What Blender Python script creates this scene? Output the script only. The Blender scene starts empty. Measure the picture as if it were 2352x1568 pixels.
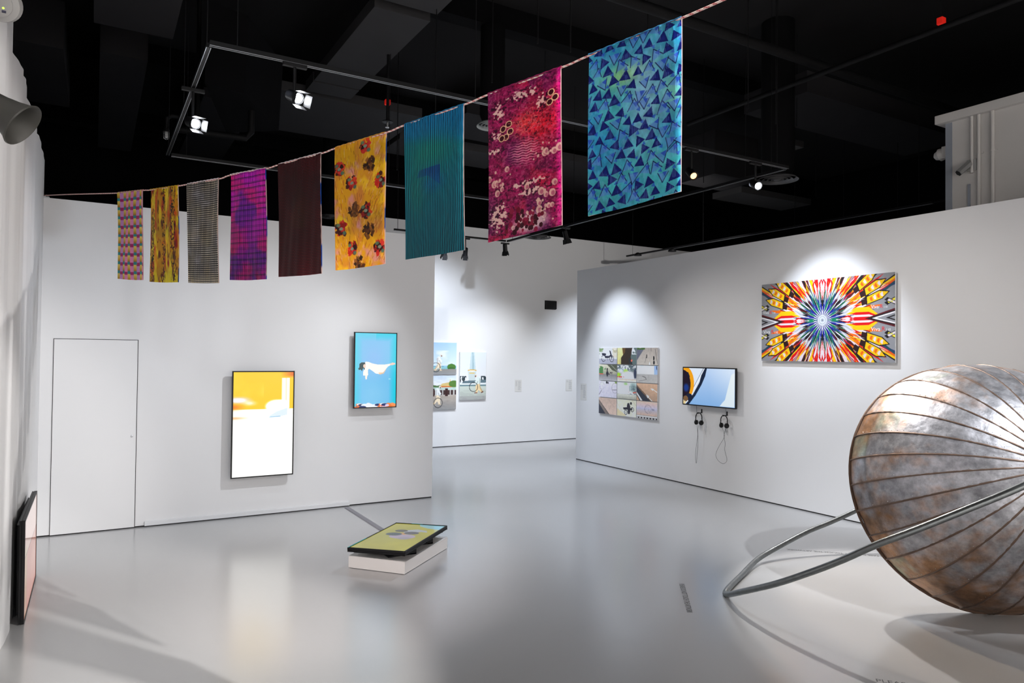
import bpy, bmesh, math, random
import numpy as np
from mathutils import Vector, Matrix
scene = bpy.context.scene
COL = scene.collection
# ------------------------------------------------------------------ camera
FPX = 1629.443
CAM = np.array([0., 0., 1.95])
def _rot(yaw, pitch, roll):
    f = np.array([math.sin(yaw)*math.cos(pitch), math.cos(yaw)*math.cos(pitch), math.sin(pitch)])
    r = np.array([math.cos(yaw), -math.sin(yaw), 0.])
    u = np.cross(r, f); c, s = math.cos(roll), math.sin(roll)
    return c*r+s*u, -s*r+c*u, f
CR, CU, CF = _rot(0.532959019, 0.0182816824, 0.0105618259)
cd = bpy.data.cameras.new('camera'); cam = bpy.data.objects.new('camera', cd); COL.objects.link(cam)
cd.lens = FPX/2352*36; cd.sensor_width = 36; cd.clip_end = 100; cd.clip_start = .05
cam.matrix_world = Matrix(((CR[0], CU[0], -CF[0], CAM[0]), (CR[1], CU[1], -CF[1], CAM[1]), (CR[2], CU[2], -CF[2], CAM[2]), (0, 0, 0, 1)))
scene.camera = cam
# ------------------------------------------------------------------ world and exposure
w = bpy.data.worlds.new('world'); scene.world = w; w.use_nodes = True
w.node_tree.nodes['Background'].inputs[0].default_value = (.5, .55, .65, 1)
w.node_tree.nodes['Background'].inputs[1].default_value = .01
vs = scene.view_settings
vs.view_transform = 'Standard'; vs.look = 'None'; vs.gamma = 1; vs.exposure = 0.0; vs.use_curve_mapping = False
WHITE = (.93, .96, 1.0); WARM = (1.0, .80, .60); NEUT = (1, .96, .92); COOL = (.80, .88, 1.0); PINK = (1, .86, .80)
# track spotlights and added fill spots: (position, aim, watts, cone degrees, blend, colour)
SPOTS = [
    # wash on the door wall
    ((3.7, 6.0, 4.0), (1.4, 8.86, .8), 330, 68, 1., WHITE),
    ((1.2, 5.3, 4.0), (-.3, 8.86, 1.6), 95, 70, 1., COOL),
    ((2.9, 7.0, 4.0), (2.85, 8.86, .7), 75, 60, 1., WHITE),
    # back gallery wall
    ((5.4, 10.9, 4.0), (5.7, 13.53, 2.1), 400, 84, .9, COOL),
    ((7.2, 11.0, 4.0), (7.5, 13.53, .9), 255, 70, .9, WHITE),
    ((10.2, 11.0, 4.0), (10.3, 13.53, 1.1), 460, 78, .9, COOL),
    ((9.4, 8.5, 4.1), (9.0, 13.5, 3.6), 190, 150, 1., NEUT),  # added wide fill spot for the upper far wall
    # floor of the passage between the walls
    ((5.4, 9.2, 4.0), (5.9, 11.2, 0), 460, 90, 1., COOL),
    ((5.2, 7.0, 4.0), (4.6, 6.4, 0), 330, 95, 1., COOL),
    # right hand wall scallops
    ((6.3, 9.9, 3.95), (7.83, 9.4, 1.5), 260, 62, .75, COOL),
    ((6.3, 5.6, 3.95), (7.83, 5.5, 2.0), 260, 62, .75, COOL),
    ((5.4, 8.6, 3.95), (7.83, 7.0, .5), 130, 80, 1., NEUT),
    ((4.4, 4.6, 3.95), (7.83, 5.0, 1.0), 190, 90, 1., NEUT),
    # sculpture
    ((5.1, .9, 4.2), (6.1, 2.8, 1.6), 640, 42, .7, WHITE),
    ((6.9, 5.6, 3.9), (5.8, 3.0, .1), 620, 45, .25, NEUT),
    ((5.6, 5.48, 3.9), (5.8, 2.9, .1), 260, 38, .4, WARM),
    ((4.7, 4.9, 4.2), (5.9, 3.1, 1.4), 180, 36, .6, WHITE),
    # left side and floor
    ((2.8, 1.4, 4.1), (-.1, 5.1, .1), 850, 42, .4, NEUT, .015),
    ((3.5, .8, 4.1), (-.47, 5.3, 1.5), 700, 44, .4, NEUT, .015),
    ((-.1, .2, 4.1), (1.3, 4.4, 2.9), 230, 56, .9, WHITE, .3),
    ((-.1, 2.4, 4.1), (1.9, 6.0, 0), 420, 36, .8, PINK),
    # added unseen fill spots behind the photographer, bounced off the south wall
    ((1.2, -1.8, 4.1), (.6, -4.1, 1.6), 1100, 140, 1., NEUT),
    ((5.2, -1.8, 4.1), (5.6, -4.1, 1.6), 1900, 140, 1., NEUT),
]
def light_spot(i, P, A, W, cone, blend, col, r=.03):
    ld = bpy.data.lights.new('spot_beam', 'SPOT'); ld.energy = W; ld.spot_size = math.radians(cone); ld.spot_blend = blend
    ld.color = col; ld.shadow_soft_size = r
    o = bpy.data.objects.new('spot_beam', ld); COL.objects.link(o); o.location = P
    o.rotation_euler = (Vector(A)-Vector(P)).to_track_quat('-Z', 'Y').to_euler()
    return o
for i, s in enumerate(SPOTS): light_spot(i, *s)

# ------------------------------------------------------------------ helpers
def ray(x, y): return CF + CR*(x-1176)/FPX - CU*(y-784)/FPX
def hit(x, y, ax, v):
    d = ray(x, y); t = (v-CAM[ax])/d[ax]; return CAM + t*d
def on_depth(x, y, dpt): return CAM + ray(x, y)*dpt
XA, YB, XC, YD = -.475, 8.859, 7.829, 13.534

MAT = {}
def mat(name, col, rough=.6, metal=0., emit=None, estr=1., spec=.5, bump=0., bscale=30., noise=0., nscale=8., coat=0., trans=0.):
    if name in MAT: return MAT[name]
    m = bpy.data.materials.new(name); m.use_nodes = True; nt = m.node_tree; b = nt.nodes['Principled BSDF']
    b.inputs['Base Color'].default_value = (*col, 1); b.inputs['Roughness'].default_value = rough
    b.inputs['Metallic'].default_value = metal; b.inputs['Specular IOR Level'].default_value = spec
    b.inputs['Coat Weight'].default_value = coat; b.inputs['Transmission Weight'].default_value = trans
    if emit: b.inputs['Emission Color'].default_value = (*emit, 1); b.inputs['Emission Strength'].default_value = estr
    tc = nt.nodes.new('ShaderNodeTexCoord')
    if noise:
        n = nt.nodes.new('ShaderNodeTexNoise'); n.inputs['Scale'].default_value = nscale; n.inputs['Detail'].default_value = 6
        nt.links.new(tc.outputs['Object'], n.inputs['Vector'])
        r = nt.nodes.new('ShaderNodeMapRange'); r.inputs['To Min'].default_value = 1-noise; r.inputs['To Max'].default_value = 1+noise
        nt.links.new(n.outputs['Fac'], r.inputs['Value'])
        mx = nt.nodes.new('ShaderNodeVectorMath'); mx.operation = 'SCALE'; mx.inputs[0].default_value = col
        nt.links.new(r.outputs[0], mx.inputs['Scale']); nt.links.new(mx.outputs[0], b.inputs['Base Color'])
    if bump:
        n = nt.nodes.new('ShaderNodeTexNoise'); n.inputs['Scale'].default_value = bscale; n.inputs['Detail'].default_value = 5
        nt.links.new(tc.outputs['Object'], n.inputs['Vector'])
        bp = nt.nodes.new('ShaderNodeBump'); bp.inputs['Strength'].default_value = bump; bp.inputs['Distance'].default_value = .01
        nt.links.new(n.outputs['Fac'], bp.inputs['Height']); nt.links.new(bp.outputs[0], b.inputs['Normal'])
    MAT[name] = m; return m
def attr_mat(name, rough=.5, metal=0., emit=0., spec=.5, transl=0., sheen=0., rnoise=0., coat=0.):
    if name in MAT: return MAT[name]
    m = bpy.data.materials.new(name); m.use_nodes = True; nt = m.node_tree; b = nt.nodes['Principled BSDF']
    a = nt.nodes.new('ShaderNodeAttribute'); a.attribute_name = 'Col'
    b.inputs['Roughness'].default_value = rough; b.inputs['Metallic'].default_value = metal; b.inputs['Specular IOR Level'].default_value = spec
    b.inputs['Coat Weight'].default_value = coat
    if emit:
        b.inputs['Base Color'].default_value = (.01, .01, .01, 1)
        nt.links.new(a.outputs['Color'], b.inputs['Emission Color']); b.inputs['Emission Strength'].default_value = emit
    else: nt.links.new(a.outputs['Color'], b.inputs['Base Color'])
    if sheen: b.inputs['Sheen Weight'].default_value = sheen; b.inputs['Sheen Roughness'].default_value = .4
    if rnoise:
        tc = nt.nodes.new('ShaderNodeTexCoord'); n = nt.nodes.new('ShaderNodeTexNoise'); n.inputs['Scale'].default_value = 6; n.inputs['Detail'].default_value = 8
        nt.links.new(tc.outputs['Object'], n.inputs['Vector'])
        r = nt.nodes.new('ShaderNodeMapRange'); r.inputs['To Min'].default_value = rough-rnoise; r.inputs['To Max'].default_value = rough+rnoise
        nt.links.new(n.outputs['Fac'], r.inputs['Value']); nt.links.new(r.outputs[0], b.inputs['Roughness'])
        n2 = nt.nodes.new('ShaderNodeTexNoise'); n2.inputs['Scale'].default_value = 5; n2.inputs['Detail'].default_value = 5
        nt.links.new(tc.outputs['Object'], n2.inputs['Vector'])
        bp = nt.nodes.new('ShaderNodeBump'); bp.inputs['Strength'].default_value = .35; bp.inputs['Distance'].default_value = .03
        nt.links.new(n2.outputs['Fac'], bp.inputs['Height']); nt.links.new(bp.outputs[0], b.inputs['Normal'])
        n3 = nt.nodes.new('ShaderNodeTexNoise'); n3.inputs['Scale'].default_value = 11; n3.inputs['Detail'].default_value = 12; n3.inputs['Roughness'].default_value = .72
        nt.links.new(tc.outputs['Object'], n3.inputs['Vector'])
        r3 = nt.nodes.new('ShaderNodeMapRange'); r3.inputs['From Min'].default_value = .38; r3.inputs['From Max'].default_value = .62; r3.inputs['To Min'].default_value = .62; r3.inputs['To Max'].default_value = 1.1
        nt.links.new(n3.outputs['Fac'], r3.inputs['Value']); sc_ = nt.nodes.new('ShaderNodeVectorMath'); sc_.operation = 'SCALE'
        nt.links.new(a.outputs['Color'], sc_.inputs[0]); nt.links.new(r3.outputs[0], sc_.inputs['Scale']); nt.links.new(sc_.outputs[0], b.inputs['Base Color'])
    if transl:
        out = nt.nodes['Material Output']; t = nt.nodes.new('ShaderNodeBsdfTranslucent'); nt.links.new(a.outputs['Color'], t.inputs['Color'])
        mx = nt.nodes.new('ShaderNodeMixShader'); mx.inputs[0].default_value = transl
        nt.links.new(b.outputs[0], mx.inputs[1]); nt.links.new(t.outputs[0], mx.inputs[2]); nt.links.new(mx.outputs[0], out.inputs['Surface'])
    MAT[name] = m; return m

def tag(o, label=None, cat=None, group=None, kind=None):
    if label: o['label'] = label
    if cat: o['category'] = cat
    if group: o['group'] = group
    if kind: o['kind'] = kind
    return o
def empty(name, loc=(0, 0, 0), label=None, cat=None, group=None):
    o = bpy.data.objects.new(name, None); COL.objects.link(o); o.location = tuple(float(v) for v in loc); o.empty_display_size = .1
    bpy.context.view_layer.update()
    return tag(o, label, cat, group)
def link(name, me, m, parent=None, smooth=False):
    o = bpy.data.objects.new(name, me); COL.objects.link(o)
    if m is not None:
        for x in (m if isinstance(m, (list, tuple)) else [m]): me.materials.append(x)
    if smooth: me.shade_smooth()
    if parent is not None:
        o.parent = parent
        org = parent
        off = Vector((0, 0, 0))
        while org is not None:
            off += org.location; org = org.parent
        o.location = -off
    return o
class MB:
    """collects shapes in world coordinates and links them as one mesh"""
    def __init__(s): s.bm = bmesh.new()
    def box(s, lo, hi, bevel=0.):
        r = bmesh.ops.create_cube(s.bm, size=1.)
        lo = Vector(lo); hi = Vector(hi)
        for v in r['verts']: v.co = Vector(((lo[k]+hi[k])/2+v.co[k]*(hi[k]-lo[k])) for k in range(3))
        if bevel: s._bev(r['verts'], bevel)
        return s
    def _bev(s, verts, bevel):
        es = {e for v in verts for e in v.link_edges}
        bmesh.ops.bevel(s.bm, geom=list(es), offset=bevel, segments=2, affect='EDGES', profile=.5)
    def obox(s, o, a, b, c, bevel=0.):
        """box from corner o with edge vectors a, b, c"""
        o, a, b, c = Vector(o), Vector(a), Vector(b), Vector(c)
        r = bmesh.ops.create_cube(s.bm, size=1.)
        for v in r['verts']:
            k = v.co+Vector((.5, .5, .5)); v.co = o+a*k[0]+b*k[1]+c*k[2]
        if bevel: s._bev(r['verts'], bevel)
        return s
    def tube(s, pts, r, seg=10, closed=False, caps=True):
        pts = [Vector(p) for p in pts]; n = len(pts); rings = []
        up = None
        for i, p in enumerate(pts):
            if closed: t = pts[(i+1) % n]-pts[i-1]
            else: t = pts[min(i+1, n-1)]-pts[max(i-1, 0)]
            t.normalize()
            if up is None: up = t.orthogonal().normalized()
            up = (up-t*up.dot(t)).normalized(); q = t.cross(up)
            rr = r[i] if hasattr(r, '__len__') else r
            rings.append([s.bm.verts.new(p+up*math.cos(2*math.pi*k/seg)*rr+q*math.sin(2*math.pi*k/seg)*rr) for k in range(seg)])
        rng = range(n if closed else n-1)
        for i in rng:
            a, b = rings[i], rings[(i+1) % n]
            sh = 0
            if closed and i == n-1:
                d = [(a[0].co-v.co).length for v in b]; sh = d.index(min(d))
            for k in range(seg):
                s.bm.faces.new((a[k], a[(k+1) % seg], b[(k+1+sh) % seg], b[(k+sh) % seg]))
        if not closed and caps:
            s.bm.faces.new(rings[0][::-1]); s.bm.faces.new(rings[-1])
        return s
    def lathe(s, c, axis, prof, seg=24, capends=True):
        """prof: list of (distance along axis, radius)"""
        c = Vector(c); a = Vector(axis).normalized(); u = a.orthogonal().normalized(); v = a.cross(u); rings = []
        for t, r in prof:
            rings.append([s.bm.verts.new(c+a*t+(u*math.cos(2*math.pi*k/seg)+v*math.sin(2*math.pi*k/seg))*max(r, 1e-4)) for k in range(seg)])
        for i in range(len(rings)-1):
            for k in range(seg):
                s.bm.faces.new((rings[i][k], rings[i][(k+1) % seg], rings[i+1][(k+1) % seg], rings[i+1][k]))
        if capends: s.bm.faces.new(rings[0][::-1]); s.bm.faces.new(rings[-1])
        return s
    def quad(s, *p):
        s.bm.faces.new([s.bm.verts.new(Vector(q)) for q in p]); return s
    def ball(s, c, r, sub=1):
        bmesh.ops.create_icosphere(s.bm, subdivisions=sub, radius=r, matrix=Matrix.Translation(Vector(c))); return s
    def build(s, name, m, parent=None, smooth=False):
        bmesh.ops.recalc_face_normals(s.bm, faces=s.bm.faces)
        me = bpy.data.meshes.new(name); s.bm.to_mesh(me); s.bm.free()
        o = link(name, me, m, parent, smooth)
        if smooth and len(me.polygons) < 60000: me.set_sharp_from_angle(angle=math.radians(40))
        return o
def spline(P, n=8, closed=False):
    P = [np.array(p, float) for p in P]; N = len(P); out = []
    for i in range(N if closed else N-1):
        p0 = P[i-1] if (i > 0 or closed) else P[0]; p1 = P[i]; p2 = P[(i+1) % N]; p3 = P[(i+2) % N] if (closed or i+2 < N) else P[-1]
        for k in range(n):
            t = k/n
            out.append(.5*((2*p1)+(-p0+p2)*t+(2*p0-5*p1+4*p2-p3)*t*t+(-p0+3*p1-3*p2+p3)*t**3))
    if not closed: out.append(P[-1])
    return out

# ---- small painter for printed and displayed pictures (pure maths, no files)
def s2l(c):
    c = np.asarray(c, float)/255.; return np.where(c <= .04045, c/12.92, ((c+.055)/1.055)**2.4)
class Pic:
    def __init__(s, w, h, col=(128, 128, 128), seed=1, asp=None):
        s.w, s.h = w, h; s.a = np.zeros((h, w, 3))+np.array(col, float)
        s.asp = asp or w/h
        s.u, s.v = np.meshgrid((np.arange(w)+.5)/w, (np.arange(h)+.5)/h); s.rng = np.random.default_rng(seed)
    def put(s, m, col, al=1.):
        m = np.clip(m, 0, 1)[..., None]*al; s.a = s.a*(1-m)+np.array(col, float)*m; return s
    def grad(s, c0, c1, v0=0., v1=1., m=None):
        t = np.clip((s.v-v0)/(v1-v0), 0, 1)[..., None]; g = np.array(c0)*(1-t)+np.array(c1)*t
        k = ((s.v >= v0) & (s.v <= v1))[..., None] if m is None else m[..., None]
        s.a = np.where(k, g, s.a); return s
    def rect(s, x0, y0, x1, y1, col, al=1.): return s.put(((s.u >= x0) & (s.u <= x1) & (s.v >= y0) & (s.v <= y1))*1., col, al)
    def pmask(s, pts):
        n = len(pts); xs = [p[0] for p in pts]; ys = [p[1] for p in pts]
        x0 = max(int(min(xs)*s.w)-1, 0); x1 = min(int(max(xs)*s.w)+2, s.w); y0 = max(int(min(ys)*s.h)-1, 0); y1 = min(int(max(ys)*s.h)+2, s.h)
        m = np.zeros((s.h, s.w))
        if x1 <= x0 or y1 <= y0: return m
        U = s.u[y0:y1, x0:x1]; V = s.v[y0:y1, x0:x1]; ins = np.zeros(U.shape, bool)
        for i in range(n):
            ax, ay = pts[i]; bx, by = pts[(i+1) % n]
            if ay == by: continue
            c = ((ay > V) != (by > V)) & (U < (bx-ax)*(V-ay)/(by-ay)+ax); ins ^= c
        m[y0:y1, x0:x1] = ins; return m
    def poly(s, pts, col, al=1.): return s.put(s.pmask(pts), col, al)
    def ell(s, x, y, rx, ry, col, al=1., soft=.0, rot=0.):
        dx = (s.u-x)*s.asp; dy = (s.v-y); c, q = math.cos(rot), math.sin(rot)
        a = (dx*c+dy*q)/(rx*s.asp if rot == 0 else rx); b = (-dx*q+dy*c)/ry
        d = np.sqrt(a*a+b*b)
        m = (d < 1)*1. if soft == 0 else np.clip((1-d)/soft, 0, 1)
        return s.put(m, col, al)
    def ring(s, x, y, r, w, col, al=1., sy=1.):
        d = np.hypot((s.u-x)*s.asp, (s.v-y)/sy); return s.put((abs(d-r) < w/2)*1., col, al)
    def line(s, x0, y0, x1, y1, w, col, al=1.):
        ax, ay, bx, by = x0*s.asp, y0, x1*s.asp, y1; px, py = s.u*s.asp-ax, s.v-ay; L = (bx-ax)**2+(by-ay)**2+1e-9
        t = np.clip((px*(bx-ax)+py*(by-ay))/L, 0, 1); d = np.hypot(px-t*(bx-ax), py-t*(by-ay))
        return s.put(np.clip((w/2-d)*s.h+.5, 0, 1), col, al)
    def noise(s, fx, fy, seed=0, octv=3):
        r = np.random.default_rng(seed+77); out = np.zeros((s.h, s.w)); amp = 1.; tot = 0
        for o in range(octv):
            nx, ny = int(fx*2**o)+2, int(fy*2**o)+2; g = r.random((ny+1, nx+1))
            X = s.u*fx*2**o; Y = s.v*fy*2**o; xi = np.clip(X.astype(int), 0, nx-1); yi = np.clip(Y.astype(int), 0, ny-1)
            tx = X-xi; ty = Y-yi; tx = tx*tx*(3-2*tx); ty = ty*ty*(3-2*ty)
            out += amp*((g[yi, xi]*(1-tx)+g[yi, xi+1]*tx)*(1-ty)+(g[yi+1, xi]*(1-tx)+g[yi+1, xi+1]*tx)*ty); tot += amp; amp *= .55
        return out/tot
    def shade(s, m): s.a = np.clip(s.a*m[..., None], 0, 255); return s
    def lin(s): return s2l(np.clip(s.a, 0, 255))

def grid_mesh(name, P, rgb):
    """P (h,w,3) positions, rgb (h,w,3) linear colours -> mesh with colour attribute Col"""
    h, w = P.shape[:2]; me = bpy.data.meshes.new(name); nv = h*w; nf = (h-1)*(w-1)
    me.vertices.add(nv); me.vertices.foreach_set('co', P.reshape(-1).astype(np.float32))
    i = np.arange(nv).reshape(h, w); q = np.stack([i[:-1, :-1], i[1:, :-1], i[1:, 1:], i[:-1, 1:]], -1).reshape(-1)
    me.loops.add(nf*4); me.loops.foreach_set('vertex_index', q.astype(np.int32))
    me.polygons.add(nf); me.polygons.foreach_set('loop_start', np.arange(0, nf*4, 4, dtype=np.int32)); me.polygons.foreach_set('loop_total', np.full(nf, 4, dtype=np.int32))
    me.update(calc_edges=True)
    a = me.color_attributes.new('Col', 'FLOAT_COLOR', 'POINT')
    c = np.ones((nv, 4), np.float32); c[:, :3] = rgb.reshape(-1, 3); a.data.foreach_set('color', c.reshape(-1))
    return me
def pic_plane(name, pic, o, U, V, m, parent=None, gain=1.):
    """flat picture: o top-left corner, U to the right, V downwards"""
    o, U, V = (np.array(x, float) for x in (o, U, V))
    s = np.linspace(0, 1, pic.w)[None, :, None]; t = np.linspace(0, 1, pic.h)[:, None, None]
    return link(name, grid_mesh(name, o+U*s+V*t, np.clip(pic.lin()*gain, 0, .92 if gain != 1 else 1)), m, parent)
def lettering(name, txt, o, U, V, size, m, parent=None, align='LEFT', depth=.0006, width=None):
    """text as mesh; U reading direction, V up direction of letters"""
    cu = bpy.data.curves.new('t', 'FONT'); cu.body = txt; cu.size = 1; cu.align_x = align; cu.resolution_u = 3
    t = bpy.data.objects.new('t', cu); COL.objects.link(t); bpy.context.view_layer.update()
    me = bpy.data.meshes.new_from_object(t.evaluated_get(bpy.context.evaluated_depsgraph_get()))
    bpy.data.objects.remove(t); bpy.data.curves.remove(cu)
    o, U, V = Vector(o), Vector(U).normalized(), Vector(V).normalized(); N = U.cross(V)
    xs = [v.co.x for v in me.vertices]; sx = width/(max(xs)-min(xs)) if width else size
    for v in me.vertices: v.co = o+U*v.co.x*sx+V*v.co.y*size+N*(depth+v.co.z)
    me.materials.clear(); me.name = name
    return link(name, me, m, parent)

# materials
wall_m = mat('wall_paint_white', (.80, .80, .81), .75, bump=.03, bscale=60, noise=.015, nscale=1.5)
wallgrey_m = mat('wall_paint_shade', (.74, .73, .72), .8, bump=.05, bscale=40)
black_m = mat('ceiling_black', (.003, .003, .0035), .9, spec=.1); ceil_m = mat('ceiling_dark', (.016, .0155, .016), .9, spec=.1, noise=.15, nscale=1.2)
soffit_m = mat('soffit_board', (.045, .044, .046), .85, noise=.1, nscale=2, spec=.2)
duct_m = mat('duct_board', (.022, .021, .023), .8, noise=.12, nscale=2, spec=.2)
blackmetal = mat('black_metal', (.006, .006, .007), .5, spec=.25)
bplastic = mat('black_plastic', (.007, .007, .008), .45, spec=.3)
alu = mat('aluminium_edge', (.55, .57, .6), .35, metal=.9)
white_p = mat('white_plastic', (.75, .76, .78), .45)
gap_m = mat('dark_gap', (.02, .02, .02), .9)
paper_m = mat('label_paper', (.72, .71, .69), .7)
ink_m = mat('ink', (.03, .03, .035), .6)
inkgrey_m = mat('label_ink', (.22, .22, .23), .7)
lamp_m = mat('lamp_lens', (1, 1, 1), .3, emit=(.92, .95, 1), estr=120)
lampwarm_m = mat('lamp_lens_warm', (1, .8, .6), .3, emit=(1, .50, .18), estr=2.2)
cream_m = mat('cable_black', (.02, .02, .02), .6)
print_m = attr_mat('printed_picture', .45, spec=.35)
# ------------------------------------------------------------------ floor
def floor_material():
    m = bpy.data.materials.new('epoxy_floor'); m.use_nodes = True; nt = m.node_tree; b = nt.nodes['Principled BSDF']; L = nt.links.new
    tc = nt.nodes.new('ShaderNodeTexCoord'); n = nt.nodes.new('ShaderNodeTexNoise'); n.inputs['Scale'].default_value = 1.3; n.inputs['Detail'].default_value = 3; n.inputs['Roughness'].default_value = .5
    L(tc.outputs['Object'], n.inputs['Vector'])
    b.inputs['Base Color'].default_value = (.455, .456, .46, 1)
    # faint uneven polish, felt only as a very slight waviness
    bp = nt.nodes.new('ShaderNodeBump'); bp.inputs['Strength'].default_value = .04; bp.inputs['Distance'].default_value = .02
    L(n.outputs['Fac'], bp.inputs['Height']); L(bp.outputs[0], b.inputs['Normal'])
    b.inputs['Roughness'].default_value = .21
    b.inputs['Specular IOR Level'].default_value = .85; b.inputs['Coat Weight'].default_value = .25; b.inputs['Coat Roughness'].default_value = .2
    return m
tag(MB().box((-1.6, -4.2, -.1), (16, 17, 0)).build('floor', floor_material()), kind='structure')

# ------------------------------------------------------------------ walls
def st(o): return tag(o, kind='structure')
HB = 3.54
st(MB().box((XA+.0, YB, .015), (3.99, YB+.16, HB)).build('wall_north', wall_m))
st(MB().box((XA, YB+.006, 0), (3.985, YB+.15, .015)).build('baseboard_north', gap_m))
st(MB().box((XC, -4.2, .015), (XC+.16, 10.873, HB)).build('wall_east', wall_m))
st(MB().box((XC+.006, -4.2, 0), (XC+.15, 10.87, .015)).build('baseboard_east', gap_m))
st(MB().box((4.35, YD, .015), (15.5, YD+.2, 4.67)).build('wall_far', wall_m))
st(MB().box((4.35, YD+.006, 0), (15.5, YD+.19, .015)).build('baseboard_far', gap_m))
st(MB().box((-1.6, -4.3, 0), (XC+.2, -4.1, 6.6)).build('wall_south', wallgrey_m))
st(MB().box((-1.6, 16.9, 0), (16, 17.1, 6.6)).build('wall_gallery_end', black_m))
st(MB().box((15.9, -4.2, 0), (16.1, 17, 6.6)).build('wall_gallery_side', black_m))
st(MB().box((-1.65, -4.2, 0), (-1.5, 17, 6.6)).build('wall_outer', black_m))
st(MB().box((-1.6, -4.2, 6.5), (16, 17.1, 6.65)).build('ceiling', ceil_m))
# west wall: gently rippled sheet, high part near, lower part beyond
def rippled_wall(name, y0, y1, ztop, seed):
    n = int((y1-y0)/.03); ys = np.linspace(y0, y1, n); zs = np.array([0, .6, 1.2, 1.8, 2.4, 3.0, 3.5, ztop])
    rng = np.random.default_rng(5)
    x = XA + .010*np.sin(ys*5.3+.6)+.008*np.sin(ys*11.7+1.3)+.004*np.sin(ys*23.1)
    fade = np.clip((YB-ys)/.8, 0, 1)
    P = np.zeros((len(zs), n, 3))
    for k, z in enumerate(zs):
        P[k, :, 0] = XA+(x-XA)*fade*(.6+.4*z/4); P[k, :, 1] = ys; P[k, :, 2] = z
        if k == len(zs)-1: P[k, :, 2] = z+.03*np.sin(ys*4.1)*fade
    back = P.copy(); back[..., 0] = XA-.12
    bm = bmesh.new(); f = [[bm.verts.new(P[k, i]) for i in range(n)] for k in range(len(zs))]; b = [[bm.verts.new(back[k, i]) for i in range(n)] for k in range(len(zs))]
    for k in range(len(zs)-1):
        for i in range(n-1):
            bm.faces.new((f[k][i], f[k+1][i], f[k+1][i+1], f[k][i+1])); bm.faces.new((b[k][i], b[k][i+1], b[k+1][i+1], b[k+1][i]))
        for i in (0, n-1): bm.faces.new((f[k][i], b[k][i], b[k+1][i], f[k+1][i]))
    for i in range(n-1):
        bm.faces.new((f[-1][i], b[-1][i], b[-1][i+1], f[-1][i+1])); bm.faces.new((f[0][i], f[0][i+1], b[0][i+1], b[0][i]))
    bmesh.ops.recalc_face_normals(bm, faces=bm.faces)
    me = bpy.data.meshes.new(name); bm.to_mesh(me); bm.free(); o = link(name, me, wall_m, smooth=True); me.set_sharp_from_angle(angle=math.radians(50)); return st(o)
rippled_wall('wall_west', -4.1, 5.66, 5.6, 1)
rippled_wall('wall_west_far', 5.66, YB, 3.93, 2)

# flush door in the north wall
st(MB().box((-.362, YB-.004, .0), (.429, YB+.001, 2.068)).build('trim_1', gap_m))
dr = st(MB().box((-.356, YB-.012, .012), (.422, YB-.002, 2.062)).build('door_1', wall_m))
MB().lathe((.383, YB-.012, 1.009), (0, -1, 0), [(0, .012), (.006, .012), (.008, .006)], 12).build('door_lock', alu, dr)
# cable trunking along the foot of the wall, floor cable cover
o = MB().box((.521, YB-.03, .012), (2.84, YB-.0005, .06), .004).build('cable_trunking', white_p)
tag(o, 'long white plastic cable trunking along the foot of the door wall', 'trunking')
p0 = hit(797, 1166, 2, 0); p1 = hit(876, 1216, 2, 0)
dv = np.array([p1[0]-p0[0], p1[1]-p0[1], 0]); dv /= np.linalg.norm(dv); sv = np.array([-dv[1], dv[0], 0])
a = p0-dv*.0; b = p1+dv*.12
cov = MB(); bm = cov.bm
prof = [(-.035, 0), (-.026, .009), (.026, .009), (.035, 0)]
va = [bm.verts.new(Vector(a+sv*x+np.array([0, 0, z+.0005]))) for x, z in prof]; vb = [bm.verts.new(Vector(b+sv*x+np.array([0, 0, z+.0005]))) for x, z in prof]
for k in range(3): bm.faces.new((va[k], va[k+1], vb[k+1], vb[k]))
bm.faces.new((va[3], va[0], vb[0], vb[3])); bm.faces.new(va[::-1]); bm.faces.new(vb)
tag(cov.build('cable_cover', mat('cover_grey', (.22, .215, .24), .5)), 'flat grey cable cover strip on the floor between wall and low plinth', 'cable cover')
#PART2
# ------------------------------------------------------------------ televisions and pictures
screen_m = attr_mat('lit_screen', .12, emit=1.02, spec=.5); screen_hi = attr_mat('lit_screen_bright', .12, emit=1.7, spec=.5)
screen_dim = attr_mat('lit_screen_dim', .08, emit=.55, spec=.5)
def television(name, o, U, V, N, w_, h_, pic, label, smat, thick=.055, bz=.012, wedge=None, cat='television', wallgap=None):
    """o top-left front corner, U right, V down, N towards the viewer"""
    o, U, V, N = (Vector(x) for x in (o, U, V, N)); U.normalize(); V.normalize(); N.normalize()
    t = empty(name, o+U*w_/2+V*h_-N*thick, label, cat)
    f = MB()
    f.obox(o-N*.02, U*bz, V*h_, N*.02, .0015); f.obox(o+U*(w_-bz)-N*.02, U*bz, V*h_, N*.02, .0015)
    f.obox(o+U*bz-N*.02, U*(w_-2*bz), V*bz, N*.02); f.obox(o+U*bz+V*(h_-bz)-N*.02, U*(w_-2*bz), V*bz, N*.02)
    f.build('bezel', bplastic, t)
    c = MB(); c.obox(o+U*.002+V*.002-N*.035, U*(w_-.004), V*(h_-.004), N*.016, .004)
    c.obox(o+U*w_*.06+V*h_*.06-N*thick, U*w_*.88, V*h_*.88, N*(thick-.034), .008)
    if wallgap: c.obox(o+U*w_*.35+V*h_*.3-N*(thick+wallgap), U*w_*.3, V*h_*.4, N*(wallgap+.002))
    c.build('back_casing', bplastic, t)
    pic_plane('screen', pic, o+U*bz+V*bz-N*.003, U*(w_-2*bz), V*(h_-2*bz), smat, t)
    return t
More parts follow.
